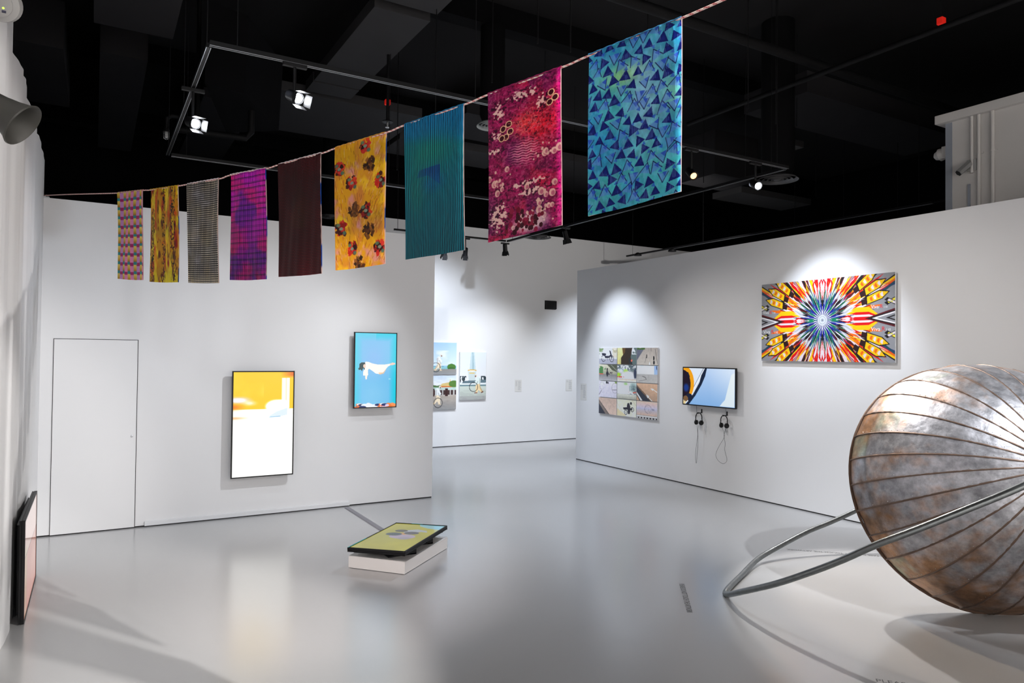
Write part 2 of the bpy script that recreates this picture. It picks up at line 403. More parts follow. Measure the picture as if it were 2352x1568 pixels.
# yellow and white abstract picture
p = Pic(150, 270, (255, 206, 0))
nz = p.noise(3, 5, 3); p.put(np.clip((nz-.55)*3, 0, 1)*(p.v < .35)*(p.u < .5), (255, 228, 90), .6)
p.put(np.clip((p.u-.78)/.22, 0, 1)*np.clip((.06-p.v)/.03, 0, 1), (226, 90, 0), .9)
p.grad((255, 255, 250), (240, 240, 236), .36, 1.0, m=p.v > .36)
p.put(np.clip((p.v-.355)/.012, 0, 1)*(p.v < .42), (255, 246, 226))
p.ell(.08, .27, .28, .045, (226, 216, 240), 1, .7); p.ell(.27, .3, .16, .035, (255, 240, 210), .9, .8); p.put(np.clip((.22-p.u)/.2, 0, 1)*np.exp(-((p.v-.335)/.025)**2), (255, 128, 10), .95)
p.rect(.80, .06, .93, .35, (255, 236, 205)); p.rect(.825, .06, .85, .35, (255, 250, 240)); p.rect(.885, .06, .925, .38, (255, 250, 244)); p.put(np.clip((p.u-.86)/.02, 0, 1)*(p.u < .885)*(p.v > .06)*(p.v < .33), (250, 214, 176))
p.put((p.noise(7, 9, 4) > .0)*np.clip(1-np.hypot((p.u-.72)/.22, (p.v-.335)/.075), 0, .25)*4, (255, 255, 255)); p.ell(.8, .30, .12, .035, (255, 255, 255), 1, .4)
p.poly([(.58, .43), (.72, .385), (.9, .35), (.9, .42), (.75, .437)], (196, 212, 232), .9); p.line(.60, .437, .78, .434, .006, (90, 170, 215), .8)
p.put(np.exp(-((p.v-.44)/.016)**2)*np.clip((.35-p.u)/.3, 0, 1), (255, 190, 130), .9)
yel = p; k_ = np.clip((p.a.min(2)-150)/60, 0, 1)[..., None]; L_ = s2l(p.a); L_ = L_/1.7*(1-k_)+L_*k_*(.78 if True else 1); p.a = np.where(L_ <= .0031308, L_*12.92, 1.055*np.clip(L_, 1e-9, 1)**(1/2.4)-.055)*255
o = hit(535, 852, 1, YB-.11); b_ = hit(677, 852, 1, YB-.11); c_ = hit(527, 1100, 1, YB-.11)
television('wall_television', (o[0]-.004, YB-.11, o[2]), (1, 0, 0), (0, 0, -1), (0, -1, 0), b_[0]-o[0]+.004, o[2]-c_[2], yel,
           'upright black television on the white wall showing a yellow over white picture', screen_hi, .075, .013, wallgap=.033)
# floating figure in a blue field
p = Pic(140, 250, (110, 190, 236))
e = np.clip(1-np.minimum(np.minimum(p.u, 1-p.u)*5.5, np.minimum(p.v, 1.2-p.v)*9), 0, 1)
p.grad((120, 190, 236), (112, 198, 232), 0, .5); p.ell(.45, .35, .5, .33, (135, 187, 238), .9, .8); p.ell(.5, .85, .5, .25, (130, 200, 238), .7, .8)
p.put(e*(p.u > .5), (0, 205, 225), .95); p.put(e*(p.u <= .5), (40, 215, 225), .6)
p.poly([(.22, .40), (.27, .385), (.33, .39), (.42, .41), (.56, .425), (.7, .425), (.82, .415), (.88, .405), (.9, .42), (.8, .45), (.74, .49), (.68, .535), (.6, .555), (.5, .545), (.42, .51), (.34, .48), (.31, .5), (.32, .56), (.3, .575), (.2, .57), (.2, .52), (.24, .47), (.22, .43)], (250, 244, 238))
p.poly([(.25, .57), (.30, .57), (.29, .62), (.26, .625), (.25, .6)], (255, 238, 226)); p.poly([(.84, .415), (.9, .397), (.97, .4), (.98, .42), (.9, .432), (.85, .43)], (238, 206, 190))
p.poly([(.11, .415), (.16, .395), (.24, .395), (.25, .42), (.23, .5), (.2, .47), (.17, .515), (.14, .49), (.1, .5), (.08, .48), (.11, .46)], (22, 62, 66))
p.ell(.23, .445, .03, .025, (240, 208, 190)); p.poly([(.56, .535), (.68, .53), (.76, .48), (.70, .545), (.6, .56)], (246, 190, 140), .8)
p.ell(.84, .62, .03, .007, (160, 225, 240), .8)
r = np.random.default_rng(4)
for i in range(70):
    x = r.random(); y = .955+r.random()*.045; cc = [(236, 110, 40), (240, 240, 245), (215, 30, 60), (30, 50, 110), (235, 120, 60), (225, 205, 235), (250, 250, 250)][r.integers(7)]
    if x < .2 and r.random() < .6: cc = [(236, 100, 30), (24, 44, 90)][r.integers(2)]
    if .22 < x < .5: cc = (236, 240, 246)
    if x > .8: cc = [(238, 120, 50), (245, 150, 90)][r.integers(2)]
    p.ell(x, y, .05+r.random()*.05, .012+.01*r.random(), cc, 1, .2)
o = hit(815, 762, 1, YB-.11); b_ = hit(913, 762, 1, YB-.11); c_ = hit(812, 938, 1, YB-.11)
television('wall_television', (o[0]-.002, YB-.11, o[2]), (1, 0, 0), (0, 0, -1), (0, -1, 0), b_[0]-o[0], o[2]-c_[2], p,
           'upright black television showing a white-robed figure floating on blue', screen_m, .075, .011, wallgap=.033)
# rider detail on the right hand wall
p = Pic(200, 120, (186, 208, 238))
p.grad((182, 206, 240), (128, 172, 222), 0, 1); p.put(np.clip((p.u-.55+(1-p.v)*.1)*1.6, 0, 1)*np.clip(1.1-p.v, 0, 1), (224, 236, 248), .9)
p.poly([(.93, .15), (.99, .1), (.99, .98), (.72, .98), (.82, .8), (.87, .5)], (232, 240, 240), .8)
p.poly([(0, 0), (.45, 0), (.36, .35), (.2, .75), (.05, 1), (0, 1)], (215, 226, 240))
p.poly([(.40, 0), (.475, 0), (.44, .22), (.37, .45), (.25, .75), (.12, 1.), (.055, 1), (.2, .72), (.33, .38)], (24, 36, 60))
p.line(.425, 0, .09, .92, .03, (235, 240, 248)); p.line(.41, 0, .05, .95, .012, (60, 90, 130))
p.ell(.03, .42, .19, .46, (236, 160, 24)); p.ell(.0, .46, .15, .4, (30, 20, 36)); p.ell(.06, .55, .07, .14, (26, 60, 140), .9, .5); p.ell(.12, .8, .07, .1, (26, 34, 56)); p.ell(.05, .85, .05, .08, (120, 90, 60))
p.line(.09, .14, .12, .24, .05, (24, 30, 50)); p.poly([(0, .9), (.06, .93), (.04, 1), (0, 1)], (220, 200, 150))
XS = XC-.09
o = hit(1568, 842, 0, XS); b_ = hit(1690, 845, 0, XS); c_ = hit(1568, 928, 0, XS)
tvw = o[1]-b_[1]
television('wall_television', (XS, o[1], o[2]), (0, -1, 0), (0, 0, -1), (-1, 0, 0), tvw, o[2]-c_[2]+.004, p,
           'landscape black television above two pairs of hanging headphones', screen_m, .06, .016, wallgap=.028)
TVC = (o[1], b_[1], c_[2])
# television standing on the floor by the west wall
p = Pic(180, 110, (226, 188, 176))
p.grad((214, 190, 182), (216, 176, 166), 0, .6); p.grad((200, 140, 124), (214, 134, 118), .6, 1, m=p.v > .385)
p.put(np.clip(1-abs(p.u-.12)*9, 0, 1)*(p.v > .3), (180, 190, 120), .5); p.rect(0, .378, 1, .39, (50, 34, 34)); p.put((p.v > .39)*np.clip((p.noise(3, 3, 9)-.4)*2, 0, 1), (226, 176, 160), .5)
lean = television('floor_television', (-.393, 6.11, .735), (0, 1, 0), (.006, 0, -1), (1, 0, .006), 1.24, .732, p,
           'black television standing on the floor against the left wall, pinkish screen', screen_dim, .058, .013)
# television tilted on the plinth
p = Pic(190, 110, (196, 190, 70))
nz = p.noise(4, 3, 5); p.shade(.88+.2*nz); p.ell(.55, .7, .4, .5, (176, 178, 96), .6, .9)
p.poly([(.83, 0), (1, 0), (1, .52), (.93, .46), (.86, .25)], (150, 205, 215))

p.a = p.a[::-1].copy()
p.ell(.50, .54, .085, .24, (186, 172, 196)); p.ell(.44, .62, .06, .14, (170, 164, 180), .9, .4); p.poly([(.68, .42), (.75, .44), (.80, .6), (.76, .8), (.70, .86), (.71, .74), (.68, .66), (.62, .62), (.6, .5)], (180, 188, 198))
p.poly([(.58, .42), (.64, .42), (.63, .52), (.56, .54)], (216, 166, 110)); p.ell(.57, .32, .06, .15, (58, 82, 92)); p.ell(.71, .35, .05, .12, (76, 80, 76)); p.ell(.645, .60, .055, .14, (86, 88, 98))
ZT = [.201, .216, .222, .214]
Q = [hit(*q, 2, z) for q, z in zip([(798, 1257), (929, 1267), (1024, 1208), (912, 1199)], ZT)]
A0 = Vector(Q[0]); sh = (Vector(Q[1])-A0); lg = ((Vector(Q[3])-A0)+(Vector(Q[2])-Vector(Q[1])))/2
U_ = lg.normalized(); V_ = (sh-U_*sh.dot(U_)).normalized(); N_ = V_.cross(U_)
if N_.z < 0: N_ = -N_
# screen picture: long side runs from near-left to far, short side across
ft = television('plinth_television', A0, U_, V_, N_, lg.length, sh.length, p, 'black television lying tilted on the low white plinth, yellow green picture', screen_dim, .05, .012)
teal_m = mat('teal_film', (.0, .42, .42), .3)
MB().obox(A0-N_*.001, U_*.33, V_*.01, N_*.003).build('bezel_film', teal_m, ft)['label'] = 'long teal strip of film on the left bezel'
MB().obox(A0+U_*(lg.length-.01)+V_*.18-N_*.001, U_*.01, V_*.12, N_*.003).build('bezel_film', teal_m, ft)['label'] = 'short teal strip of film on the far bezel'
# plinth
g0 = hit(797, 1305.5, 2, 0); g1 = hit(929, 1319.5, 2, 0); g2 = hit(1027, 1259, 2, 0)
g0, g1, g2 = Vector(g0), Vector(g1), Vector(g2); s_ = (g0-g1); l_ = (g2-g1); lu = l_.normalized(); s_ = s_-lu*s_.dot(lu)
HP = .11
pl = MB().obox(g1+Vector((0, 0, .006)), s_, l_, (0, 0, HP-.006), .002).build('plinth', mat('plinth_white', (.78, .76, .75), .6))
tag(pl, 'low white rectangular plinth on the floor under the tilted television', 'plinth')
MB().obox(g1+lu*.012+s_.normalized()*.012, s_-s_.normalized()*.024, l_-lu*.024, (0, 0, .007)).build('plinth_foot', gap_m, pl)
# black brackets carrying the television, resting on the plinth top
cen = A0+U_*lg.length*.5+V_*sh.length*.5
for k, fr in enumerate((.33, .72)):
    m = MB(); q = A0+U_*lg.length*fr+V_*sh.length*.30-N_*.049
    q2 = A0+U_*lg.length*fr+V_*sh.length*.86-N_*.035
    for qq in (q, q2): m.box((qq.x-.03, qq.y-.03, HP), (qq.x+.03, qq.y+.03, qq.z+.004))
    m.box((min(q.x, q2.x)-.03, min(q.y, q2.y)-.03, HP), (max(q.x, q2.x)+.03, max(q.y, q2.y)+.03, HP+.012))
    m.build('bracket', blackmetal, ft)

def panel(name, o, U, V, N, depth, pic, label, cat, group=None, side=None, gain=1.):
    """thin panel hanging at distance: o front top-left corner"""
    o, U, V, N = (Vector(x) for x in (o, U, V, N)); N.normalize()
    t = empty(name, o+U/2+V, label, cat, group)
    MB().obox(o-N*depth, U, V, N*(depth-.0012)).build('backing_board', side or white_p, t)
    pic_plane('print', pic, o, U, V, print_m, t, gain)
    return t
# ---- starburst
p = Pic(520, 290, (142, 143, 148), seed=3); p.asp = 1.84
def mirror_poly(pts, col, al=1.):
    m = p.pmask(pts); m = np.maximum(m, m[:, ::-1]); m = np.maximum(m, m[::-1]); p.put(m, col, al)
def shard(ang, r0, r1, w_, col, wr=.45, skew=0.):
    """thin kite radiating from the middle; angle in degrees, radii in heights"""
    c, s = math.cos(math.radians(ang)), math.sin(math.radians(ang)); pts = []
    for r_, o_ in ((r0, 0), (r0+(r1-r0)*wr, w_/2+skew), (r1, skew*1.5), (r0+(r1-r0)*(wr+.12), -w_/2+skew)):
        x, y = c*r_-s*o_, s*r_+c*o_; pts.append((.5+x/p.asp, .5-y))
    mirror_poly(pts, col)
r = np.random.default_rng(8)
RED, YEL, ORA, WHT, BLK, MAR, SIL = (214, 8, 18), (240, 192, 4), (232, 104, 8), (222, 210, 218), (26, 20, 24), (88, 14, 24), (176, 180, 190)
for k in range(9):     # long outer blades with outline
    a = 3+k*10.6
    R = .66 if a < 16 else (.98 if a < 28 else (.74 if a < 45 else .62))
    R = min(R, .92/max(math.cos(math.radians(a)), .01), .60/max(math.sin(math.radians(a)), .01))
    shard(a, .2, R, .15, YEL if k % 2 else ORA, .55); shard(a, .2, R*.985, .125, BLK, .55); shard(a, .2, R*.97, .11, (YEL, RED, WHT)[k % 3], .6)
for k in range(150):
    a = r.random()*92-1; R = min(.86/max(math.cos(math.radians(a)), .01), .62/max(math.sin(math.radians(a)), .01)); r0 = .2+r.random()*.4*R
    if a < 17 and r0 > .42: continue
    col = [RED, RED, YEL, YEL, WHT, ORA, BLK, MAR, WHT][r.integers(9)]
    shard(a, r0, min(r0+.12+r.random()*.3, R*(.95 if a > 25 else .92)), .012+r.random()*.035, col, .3+.4*r.random(), (r.random()-.5)*.02)
# side arrow
for w_, x0, col in ((.26, .30, YEL), (.15, .30, RED), (.09, .27, WHT), (.04, .25, RED)):
    mirror_poly([(.5+x0*.3, .5), (.5+.27, .5-w_/2), (.5+.33, .5-w_/2), (.5+.40, .5-w_*.12), (.5+.40, .5+w_*.12), (.5+.33, .5+w_/2), (.5+.24, .5+w_/2)], col)
mirror_poly([(.80, .5), (1., .395), (1., .605)], MAR); mirror_poly([(.82, .5), (1., .415), (1., .585)], BLK); mirror_poly([(.85, .5), (1., .43), (1., .57)], (230, 226, 230)); mirror_poly([(.88, .5), (1., .445), (1., .555)], (142, 143, 148)); mirror_poly([(.94, .5), (1, .465), (1, .48), (.965, .5), (1, .52), (1, .535)], BLK)
# corner stripes
for d_, col in ((0, BLK), (.018, YEL), (.045, ORA), (.07, RED), (.085, (40, 40, 120))):
    mirror_poly([(1, .02+d_), (.9, .13+d_*.8), (.9, .14+d_*.8), (1, .05+d_)], col)
mirror_poly([(.905, .215), (.915, .19), (1, .09), (1, .12), (.93, .21)], (30, 70, 90))
# yellow outlined plates on the diagonal blades
for a, r0 in ((19, .64), (28, .66), (37, .62)):
    c, s = math.cos(math.radians(a)), math.sin(math.radians(a))
    def RP(l): return [(.5+(c*x-s*y)/p.asp, .5-(s*x+c*y)) for x, y in l]
    mirror_poly(RP([(r0-.05, -.045), (r0+.16, -.05), (r0+.27, 0), (r0+.16, .06), (r0-.03, .05)]), BLK); mirror_poly(RP([(r0-.03, -.035), (r0+.15, -.04), (r0+.25, 0), (r0+.15, .048), (r0-.01, .04)]), YEL)
    for j in range(4): mirror_poly(RP([(r0+.02+j*.045, -.02), (r0+.045+j*.045, -.026), (r0+.05+j*.045, .03), (r0+.015+j*.045, .015)]), (ORA, WHT)[j % 2])
    mirror_poly(RP([(r0-.10, -.03), (r0-.03, -.035), (r0-.02, .03), (r0-.09, .035)]), (40, 14, 18))
for y_, cols in ((.30, ((230, 220, 60), RED)), (.67, (WHT, (210, 210, 60)))):
    mirror_poly([(.93, y_+.03), (1., y_-.03), (1, y_+.01), (.95, y_+.06)], BLK); mirror_poly([(.95, y_+.02), (1., y_-.02), (1, y_+.005), (.96, y_+.04)], cols[0]); mirror_poly([(.962, y_+.015), (.985, y_-.005), (.985, y_+.015)], cols[1])
# inner petals
p.ell(.5, .5, .175, .31, (176, 178, 188)); 
for k in range(16):
    a = k*6.1; shard(a, .08, .44 if k % 2 else .36, .06, SIL, .55); shard(a+1.2, .1, .42, .036, (206, 208, 216), .55); shard(a+2.4, .1, .35, .012, (238, 200, 176), .5)
for k in range(80):
    a = r.random()*92; col = [BLK, BLK, (16, 110, 78), (24, 40, 140), (150, 152, 160), (232, 232, 238), MAR, (16, 110, 78)][r.integers(8)]; shard(a, .12+.1*r.random(), .26+.2*r.random(), .008+.014*r.random(), col, .5)
for k in range(8):
    a = 4+k*11.4; shard(a, .07, .24, .026, (20, 34, 150) if k % 2 else (12, 128, 84), .5); shard(a+4, .08, .33, .016, BLK if k % 2 else (24, 40, 140), .6)
for a in (88, 76, 2): shard(a, .24, .5 if a > 50 else .4, .07, RED, .7); shard(a, .24, .48 if a > 50 else .38, .03, WHT, .7)
for k in range(14): shard(k*6.6, .05, .13, .010, (214, 214, 222) if k % 2 else (30, 40, 120), .6)
p.ell(.5, .5, .062/p.asp*1., .062, (206, 212, 222)); p.ring(.5, .5, .045, .008, (160, 168, 180)); p.ell(.5, .5, .024/p.asp, .024, (176, 184, 196)); p.ell(.5, .5, .011/p.asp, .011, (120, 128, 140))
XP = XC-.055
o = hit(1750, 654, 0, XP); b_ = hit(2056, 624, 0, XP); c_ = hit(1750, 828, 0, XP)
W_ = o[1]-b_[1]; H_ = o[2]-c_[2]
star = panel('starburst_panel', (XP, o[1], o[2]), (0, -W_, 0), (0, 0, -H_), (-1, 0, 0), .02, p, 'large starburst print of red, yellow and white shards on the right wall', 'artwork')
MB().obox((XC-.037, o[1]-W_*.2, o[2]-H_*.3), (.0365, 0, 0), (0, -W_*.6, 0), (0, 0, -H_*.4)).build('wall_batten', white_p, star)
for (fx, fy, sc) in ((.015, .645, .95), (.845, .645, .95), (.012, .39, .8), (.845, .39, .8)):
    base = Vector((XP, o[1]-W_*fx, o[2]-H_*fy))
    l1 = lettering('decal_lettering', 'Viva', base+Vector((-.001, 0, 0)), (0, -1, 0), (0, 0, 1), .07*sc, mat('decal_white', (.85, .85, .85), .5), star)
    l2 = lettering('decal_lettering', 'R', base+Vector((-.001, -.135*sc, 0)), (0, -1, 0), (0, 0, 1), .075*sc, mat('decal_red', (.7, .01, .02), .5), star)
    l3 = lettering('decal_lettering', '110', base+Vector((-.001, -.19*sc, .0)), (0, -1, 0), (0, 0, 1), .04*sc, mat('decal_white', (.85, .85, .85), .5), star)

# ---- twelve street photographs in a 3 x 4 block
GR = (150, 148, 150)
def wheel(p, x, y, r_, lw=.02): p.ring(x, y, r_, lw*2, (36, 38, 48)); p.ring(x, y, r_*.75, lw*.6, (190, 190, 200)); p.ell(x, y, r_*.2/p.asp, r_*.2, (60, 60, 70))
def bike(p, cx, cy, s):
    wheel(p, cx-.26*s, cy+.18*s, .22*s); wheel(p, cx+.28*s, cy+.2*s, .22*s)
    D = (36, 38, 56); P = lambda L: [(cx+a*s, cy+b*s) for a, b in L]
    p.poly(P([(-.38, -.2), (-.1, -.18), (-.08, -.1), (-.16, .02), (-.3, -.02), (-.36, -.1)]), D); p.poly(P([(.12, -.4), (.2, -.36), (.33, .1), (.27, .2), (.22, .02), (.16, -.2)]), D)
    p.poly(P([(-.16, .0), (.1, -.0), (.2, -.1), (.22, .02), (.08, .16), (-.12, .16)]), D); p.poly(P([(-.4, .1), (-.08, .2), (-.1, .26), (-.4, .17)]), (222, 222, 228)); p.line(cx-.02*s, cy+.1*s, cx+.03*s, cy+.36*s, .015, D)
def photo(k):
    p = Pic(76, 60, GR, seed=k, asp=1.75); nz = p.noise(6, 5, k); N3 = p.noise(14, 10, k+30)
    if k == 0:
        p.grad((232, 232, 228), (226, 224, 222), 0, .7); p.put((nz > .62)*(p.v < .4), (120, 140, 100)); p.rect(.75, 0, 1, .6, (198, 180, 160), .7); p.rect(0, .68, 1, 1, (158, 158, 170)); bike(p, .47, .5, .85)
    elif k == 1:
        p.grad((206, 204, 150), (190, 180, 110), 0, 1); p.rect(.6, 0, 1, 1, (86, 100, 98)); p.put((nz > .55)*(p.u > .75)*(p.v < .4), (200, 205, 205)); p.poly([(.25, 0), (.78, 0), (.7, .55), (.78, 1), (.2, 1), (.2, .6), (.32, .4)], (50, 38, 30)); p.poly([(.25, 0), (.42, 0), (.4, .3), (.3, .42)], (120, 86, 40), .6); p.poly([(.6, .6), (.74, .72), (.8, 1), (.6, .98)], (40, 44, 46)); p.poly([(.7, .74), (.78, .68), (.8, .78), (.73, .84)], (230, 100, 80))
    elif k == 2:
        p.grad((150, 140, 132), (176, 168, 158), 0, 1); p.poly([(0, .1), (.34, .1), (0, .75)], (90, 92, 104)); p.put((nz > .3)*(p.v < .12)*(p.u < .4), (60, 90, 40)); p.line(.48, .42, .4, .85, .02, (50, 46, 46)); p.ell(.48, .5, .025, .12, (30, 28, 30)); p.ell(.82, .6, .035, .13, (24, 24, 28)); p.ell(.83, .85, .04, .12, (30, 30, 34)); p.line(.88, .1, .99, .9, .03, (70, 66, 66)); p.poly([(.62, .78), (.66, .98), (.58, .98)], (240, 238, 230)); p.line(.69, .02, .69, .2, .03, (50, 46, 46))
    elif k == 3:
        p.grad((200, 196, 176), (150, 150, 130), 0, .6); p.put((nz > .45)*(p.v > .12)*(p.v < .6)*(p.u < .4), (74, 120, 70)); p.poly([(.45, 0), (1, 0), (1, .45), (.75, .35)], (78, 82, 66)); p.poly([(.62, 0), (.7, 0), (1, .33), (1, .42)], (120, 124, 110)); p.grad((120, 118, 118), (166, 164, 166), .6, 1); p.rect(0, .56, .25, .61, (220, 90, 70)); p.put((N3 > .5)*(p.v > .45)*(p.v < .62)*(p.u > .3)*(p.u < .75), (60, 50, 60)); p.ell(.47, .55, .05, .2, (36, 38, 48)); p.ell(.47, .3, .035, .09, (30, 28, 32))
    elif k == 4:
        p.grad((70, 84, 90), (120, 130, 130), 0, .4); p.put((N3 > .5)*(p.v < .35), (205, 212, 214)); p.ell(.45, .4, .16, .2, (150, 214, 60), .9, .5); p.ell(.08, .58, .14, .14, (150, 196, 40), .9, .4); p.ell(.55, .65, .4, .35, (246, 248, 250), 1, .5); p.ell(.2, .35, .2, .2, (224, 232, 240), .8, .7); p.rect(0, .76, 1, .82, (246, 240, 236)); p.put((N3 > .5)*(p.v > .68)*(p.v < .76)*(p.u < .35), (220, 80, 60)); p.ell(.93, .5, .08, .35, (40, 48, 70), .9, .3); p.grad((196, 180, 166), (214, 210, 200), .84, 1)
    elif k == 5:
        p.grad((196, 204, 216), (224, 226, 230), 0, .5); p.grad((160, 158, 156), (170, 168, 164), .5, 1); p.rect(.84, 0, 1, .5, (120, 150, 200), .8); p.ell(.96, .12, .02, .12, (30, 34, 50)); p.line(.28, .62, .42, .68, .03, (60, 56, 58)); p.line(.42, .68, .47, .8, .03, (50, 46, 48)); p.line(.47, .8, .1, .92, .015, (60, 56, 58)); p.line(0, .6, .28, .62, .01, (110, 106, 106))
    elif k == 6:
        p.grad((200, 196, 208), (186, 182, 194), 0, 1); p.put((nz > .5)*(p.v < .12)*(p.u > .75), (110, 140, 60)); p.ell(.44, .08, .05, .08, (40, 40, 50)); p.ell(.52, .1, .03, .07, (50, 50, 60)); p.ring(.18, .3, .22, .012, (110, 104, 116)); p.ring(.9, .4, .3, .015, (90, 84, 96)); p.line(.02, .85, .16, .58, .03, (60, 54, 66)); p.line(.75, .52, 1, .5, .03, (80, 74, 84))
    elif k == 7:
        p.grad((214, 226, 218), (232, 236, 228), 0, .7); p.ell(.45, .1, .14, .12, (120, 170, 80), .7, .6); p.ell(.85, .3, .25, .4, (96, 120, 122), .7, .6); p.put((N3 > .5)*(p.u > .65)*(p.v > .2)*(p.v < .7), (60, 76, 84), .6); p.put((N3 > .55)*(p.v > .54)*(p.v < .62)*(p.u > .6), (210, 80, 60)); p.ell(.3, .45, .4, .4, (240, 244, 240), .8, .6); p.grad((196, 196, 186), (150, 150, 138), .72, 1)
    elif k == 8:
        p.grad((196, 160, 132), (160, 134, 116), 0, 1); p.poly([(0, .1), (.78, 1), (0, 1)], (110, 88, 72)); p.poly([(0, .2), (.68, 1), (0, 1)], (48, 52, 62)); p.poly([(0, .5), (.3, 1), (.2, 1), (0, .62)], (226, 226, 222)); p.poly([(0, .7), (.15, 1), (0, 1)], (190, 150, 120)); W = (244, 238, 224); p.line(.78, .3, 1, .48, .04, W); p.poly([(.66, .26), (.84, .28), (.78, .4)], W); p.line(.56, .76, .76, 1, .05, W); p.poly([(.46, .62), (.62, .72), (.54, .84)], W)
    elif k == 9:
        p.grad((180, 156, 142), (196, 172, 158), 0, 1); p.poly([(0, .12), (.62, 1), (0, 1)], (120, 108, 102)); p.poly([(0, .35), (.4, 1), (0, 1)], (50, 52, 62)); p.line(0, .14, .58, 1, .025, (60, 52, 50)); p.line(.7, .4, .6, .7, .01, (120, 100, 90)); p.line(.55, .1, .85, .5, .01, (140, 120, 108))
    elif k == 10:
        p.grad((222, 208, 180), (232, 220, 194), 0, 1); p.poly([(0, .55), (.5, .95), (.3, 1), (0, 1)], (206, 176, 136), .7); p.line(.0, .2, .3, .75, .008, (150, 136, 110)); p.line(.8, .02, .98, .3, .01, (140, 126, 104)); wheel(p, .47, .75, .13); wheel(p, .8, .56, .12); p.poly([(.32, .48), (.56, .44), (.6, .58), (.36, .6)], (40, 40, 50)); p.poly([(.55, .2), (.64, .18), (.7, .4), (.7, .6), (.68, .8), (.66, .84), (.58, .84), (.56, .55), (.52, .4)], (48, 46, 56)); p.ell(.73, .2, .045, .09, (30, 30, 36)); p.poly([(.6, .5), (.8, .46), (.78, .6), (.62, .6)], (44, 44, 54))
    else:
        p.grad((214, 178, 160), (180, 176, 196), 0, .4); p.grad((172, 172, 192), (188, 162, 146), .4, .8); p.rect(0, .83, 1, .9, (232, 230, 232)); p.rect(0, .9, 1, 1, (60, 60, 62)); p.put((np.sin(p.u*44) > .3)*(p.v > .92), (200, 200, 200)); p.ring(.55, .42, .24, .012, (90, 88, 112)); p.ring(.58, .46, .3, .01, (100, 96, 116), sy=.8); p.ring(.5, .45, .17, .01, (110, 104, 124)); p.ell(.8, .44, .09, .06, (100, 98, 120), .6, .6)
    p.shade(.94+.12*N3); return p
XG = XC-.028
y0, y1 = hit(1376, 800, 0, XG)[1], hit(1511, 800, 0, XG)[1]; zt = hit(1376, 798, 0, XG)[2]; zb = hit(1376, 949, 0, XG)[2]
cw = (y0-y1)/3; rh = (zt-zb)/4
desc = ['parked motorbike', 'long-haired person from behind', 'road with walkers and long shadows', 'person standing under a flyover', 'white smoke and green shrubs', 'pale road with skid mark',
        'grey road ringed by tyre marks', 'thick smoke over a road', 'brown road with white arrows', 'brown road edge and dark kerb', 'rider spinning a motorbike', 'circular tyre tracks seen from above']
place = ['top left', 'top middle', 'top right', 'second row left', 'second row middle', 'second row right', 'third row left', 'third row middle', 'third row right', 'bottom left', 'bottom middle', 'bottom right']
for k in range(12):
    i, j = k % 3, k//3; g = .006
    panel('photo_print', (XG, y0-i*cw-g, zt-j*rh-g), (0, -(cw-2*g), 0), (0, 0, -(rh-2*g)), (-1, 0, 0), .027, photo(k), f'photograph of a {desc[k]}, {place[k]} of the twelve-print block' if k not in (4, 7, 11) else f'photograph of {desc[k]}, {place[k]} of the twelve-print block', 'photograph', 'photographs in the three by four block', gain=1.6)

# ---- hoop photographs on the far wall
def figure(p, x, y, s, face=1, robe=(244, 226, 196), shirt=(240, 242, 242), dark=False):
    P = lambda L: [(x+a*s*face/p.asp, y+b*s) for a, b in L]
    p.poly(P([(-.10, .0), (.12, -.02), (.16, .2), (.34, .52), (.22, .56), (.05, .4), (-.02, .56), (-.14, .56), (-.14, .2)]), robe)
    p.poly(P([(-.06, -.34), (.10, -.36), (.2, -.2), (.16, .06), (-.12, .06), (-.2, -.04), (-.1, -.2)]), shirt)
    p.poly(P([(.10, .0), (.16, .2), (.34, .52), (.26, .55), (.12, .3)]), tuple(c*.82 for c in robe)); p.poly(P([(.08, -.3), (.2, -.2), (.16, .06), (.08, .06)]), tuple(c*.84 for c in shirt)); p.poly(P([(-.02, -.1), (.03, -.1), (-.08, .14), (-.14, .14)]), tuple(c*.78 for c in shirt))
    p.ell(x-.12*s*face/p.asp, y-.42*s, .075*s/p.asp, .085*s, (236, 228, 216)); p.ell(x-.15*s*face/p.asp, y-.39*s, .04*s/p.asp, .055*s, (120, 80, 60))
    p.poly(P([(-.2, .56), (-.02, .55), (-.02, .6), (-.22, .6)]), (120, 60, 46) if dark else (226, 200, 160)); p.poly(P([(.2, .54), (.34, .48), (.38, .54), (.24, .6)]), (110, 66, 52) if dark else (226, 200, 160))
YF = YD-.045
p = Pic(110, 96, (150, 195, 235), asp=1.5)
p.grad((170, 206, 240), (218, 232, 244), 0, .72); p.put(np.clip((p.noise(4, 3, 3)-.5)*3, 0, 1)*(p.v > .25)*(p.v < .65), (240, 244, 248)); p.grad((150, 200, 210), (130, 190, 200), .74, .82); p.ell(.90, .76, .085, .10, (76, 126, 52)); p.ell(.90, .81, .07, .04, (50, 96, 50), .7); p.rect(.55, .735, .75, .75, (60, 120, 90)); p.grad((150, 146, 140), (150, 152, 156), .82, 1)
p.asp = 1.7; figure(p, .665, .60, .46, -1); p.ring(.60, .77, .14, .018, (26, 44, 50))
q2 = p
x0 = hit(985, 787, 1, YF)[0]-.55; x1 = hit(1049, 787, 1, YF)[0]; z0 = hit(1049, 787, 1, YF)[2]; z1 = hit(1049, 862, 1, YF)[2]; z2 = hit(1048, 939, 1, YF)[2]
panel('hoop_photo', (x0, YF, z0), (x1-x0, 0, 0), (0, 0, z1-z0+.02), (0, -1, 0), .04, q2, 'photograph of a white-clad person rolling a hoop by a lake, above another', 'photograph', 'hoop photographs on the far wall')
p = Pic(110, 100, (220, 228, 236), asp=1.5)
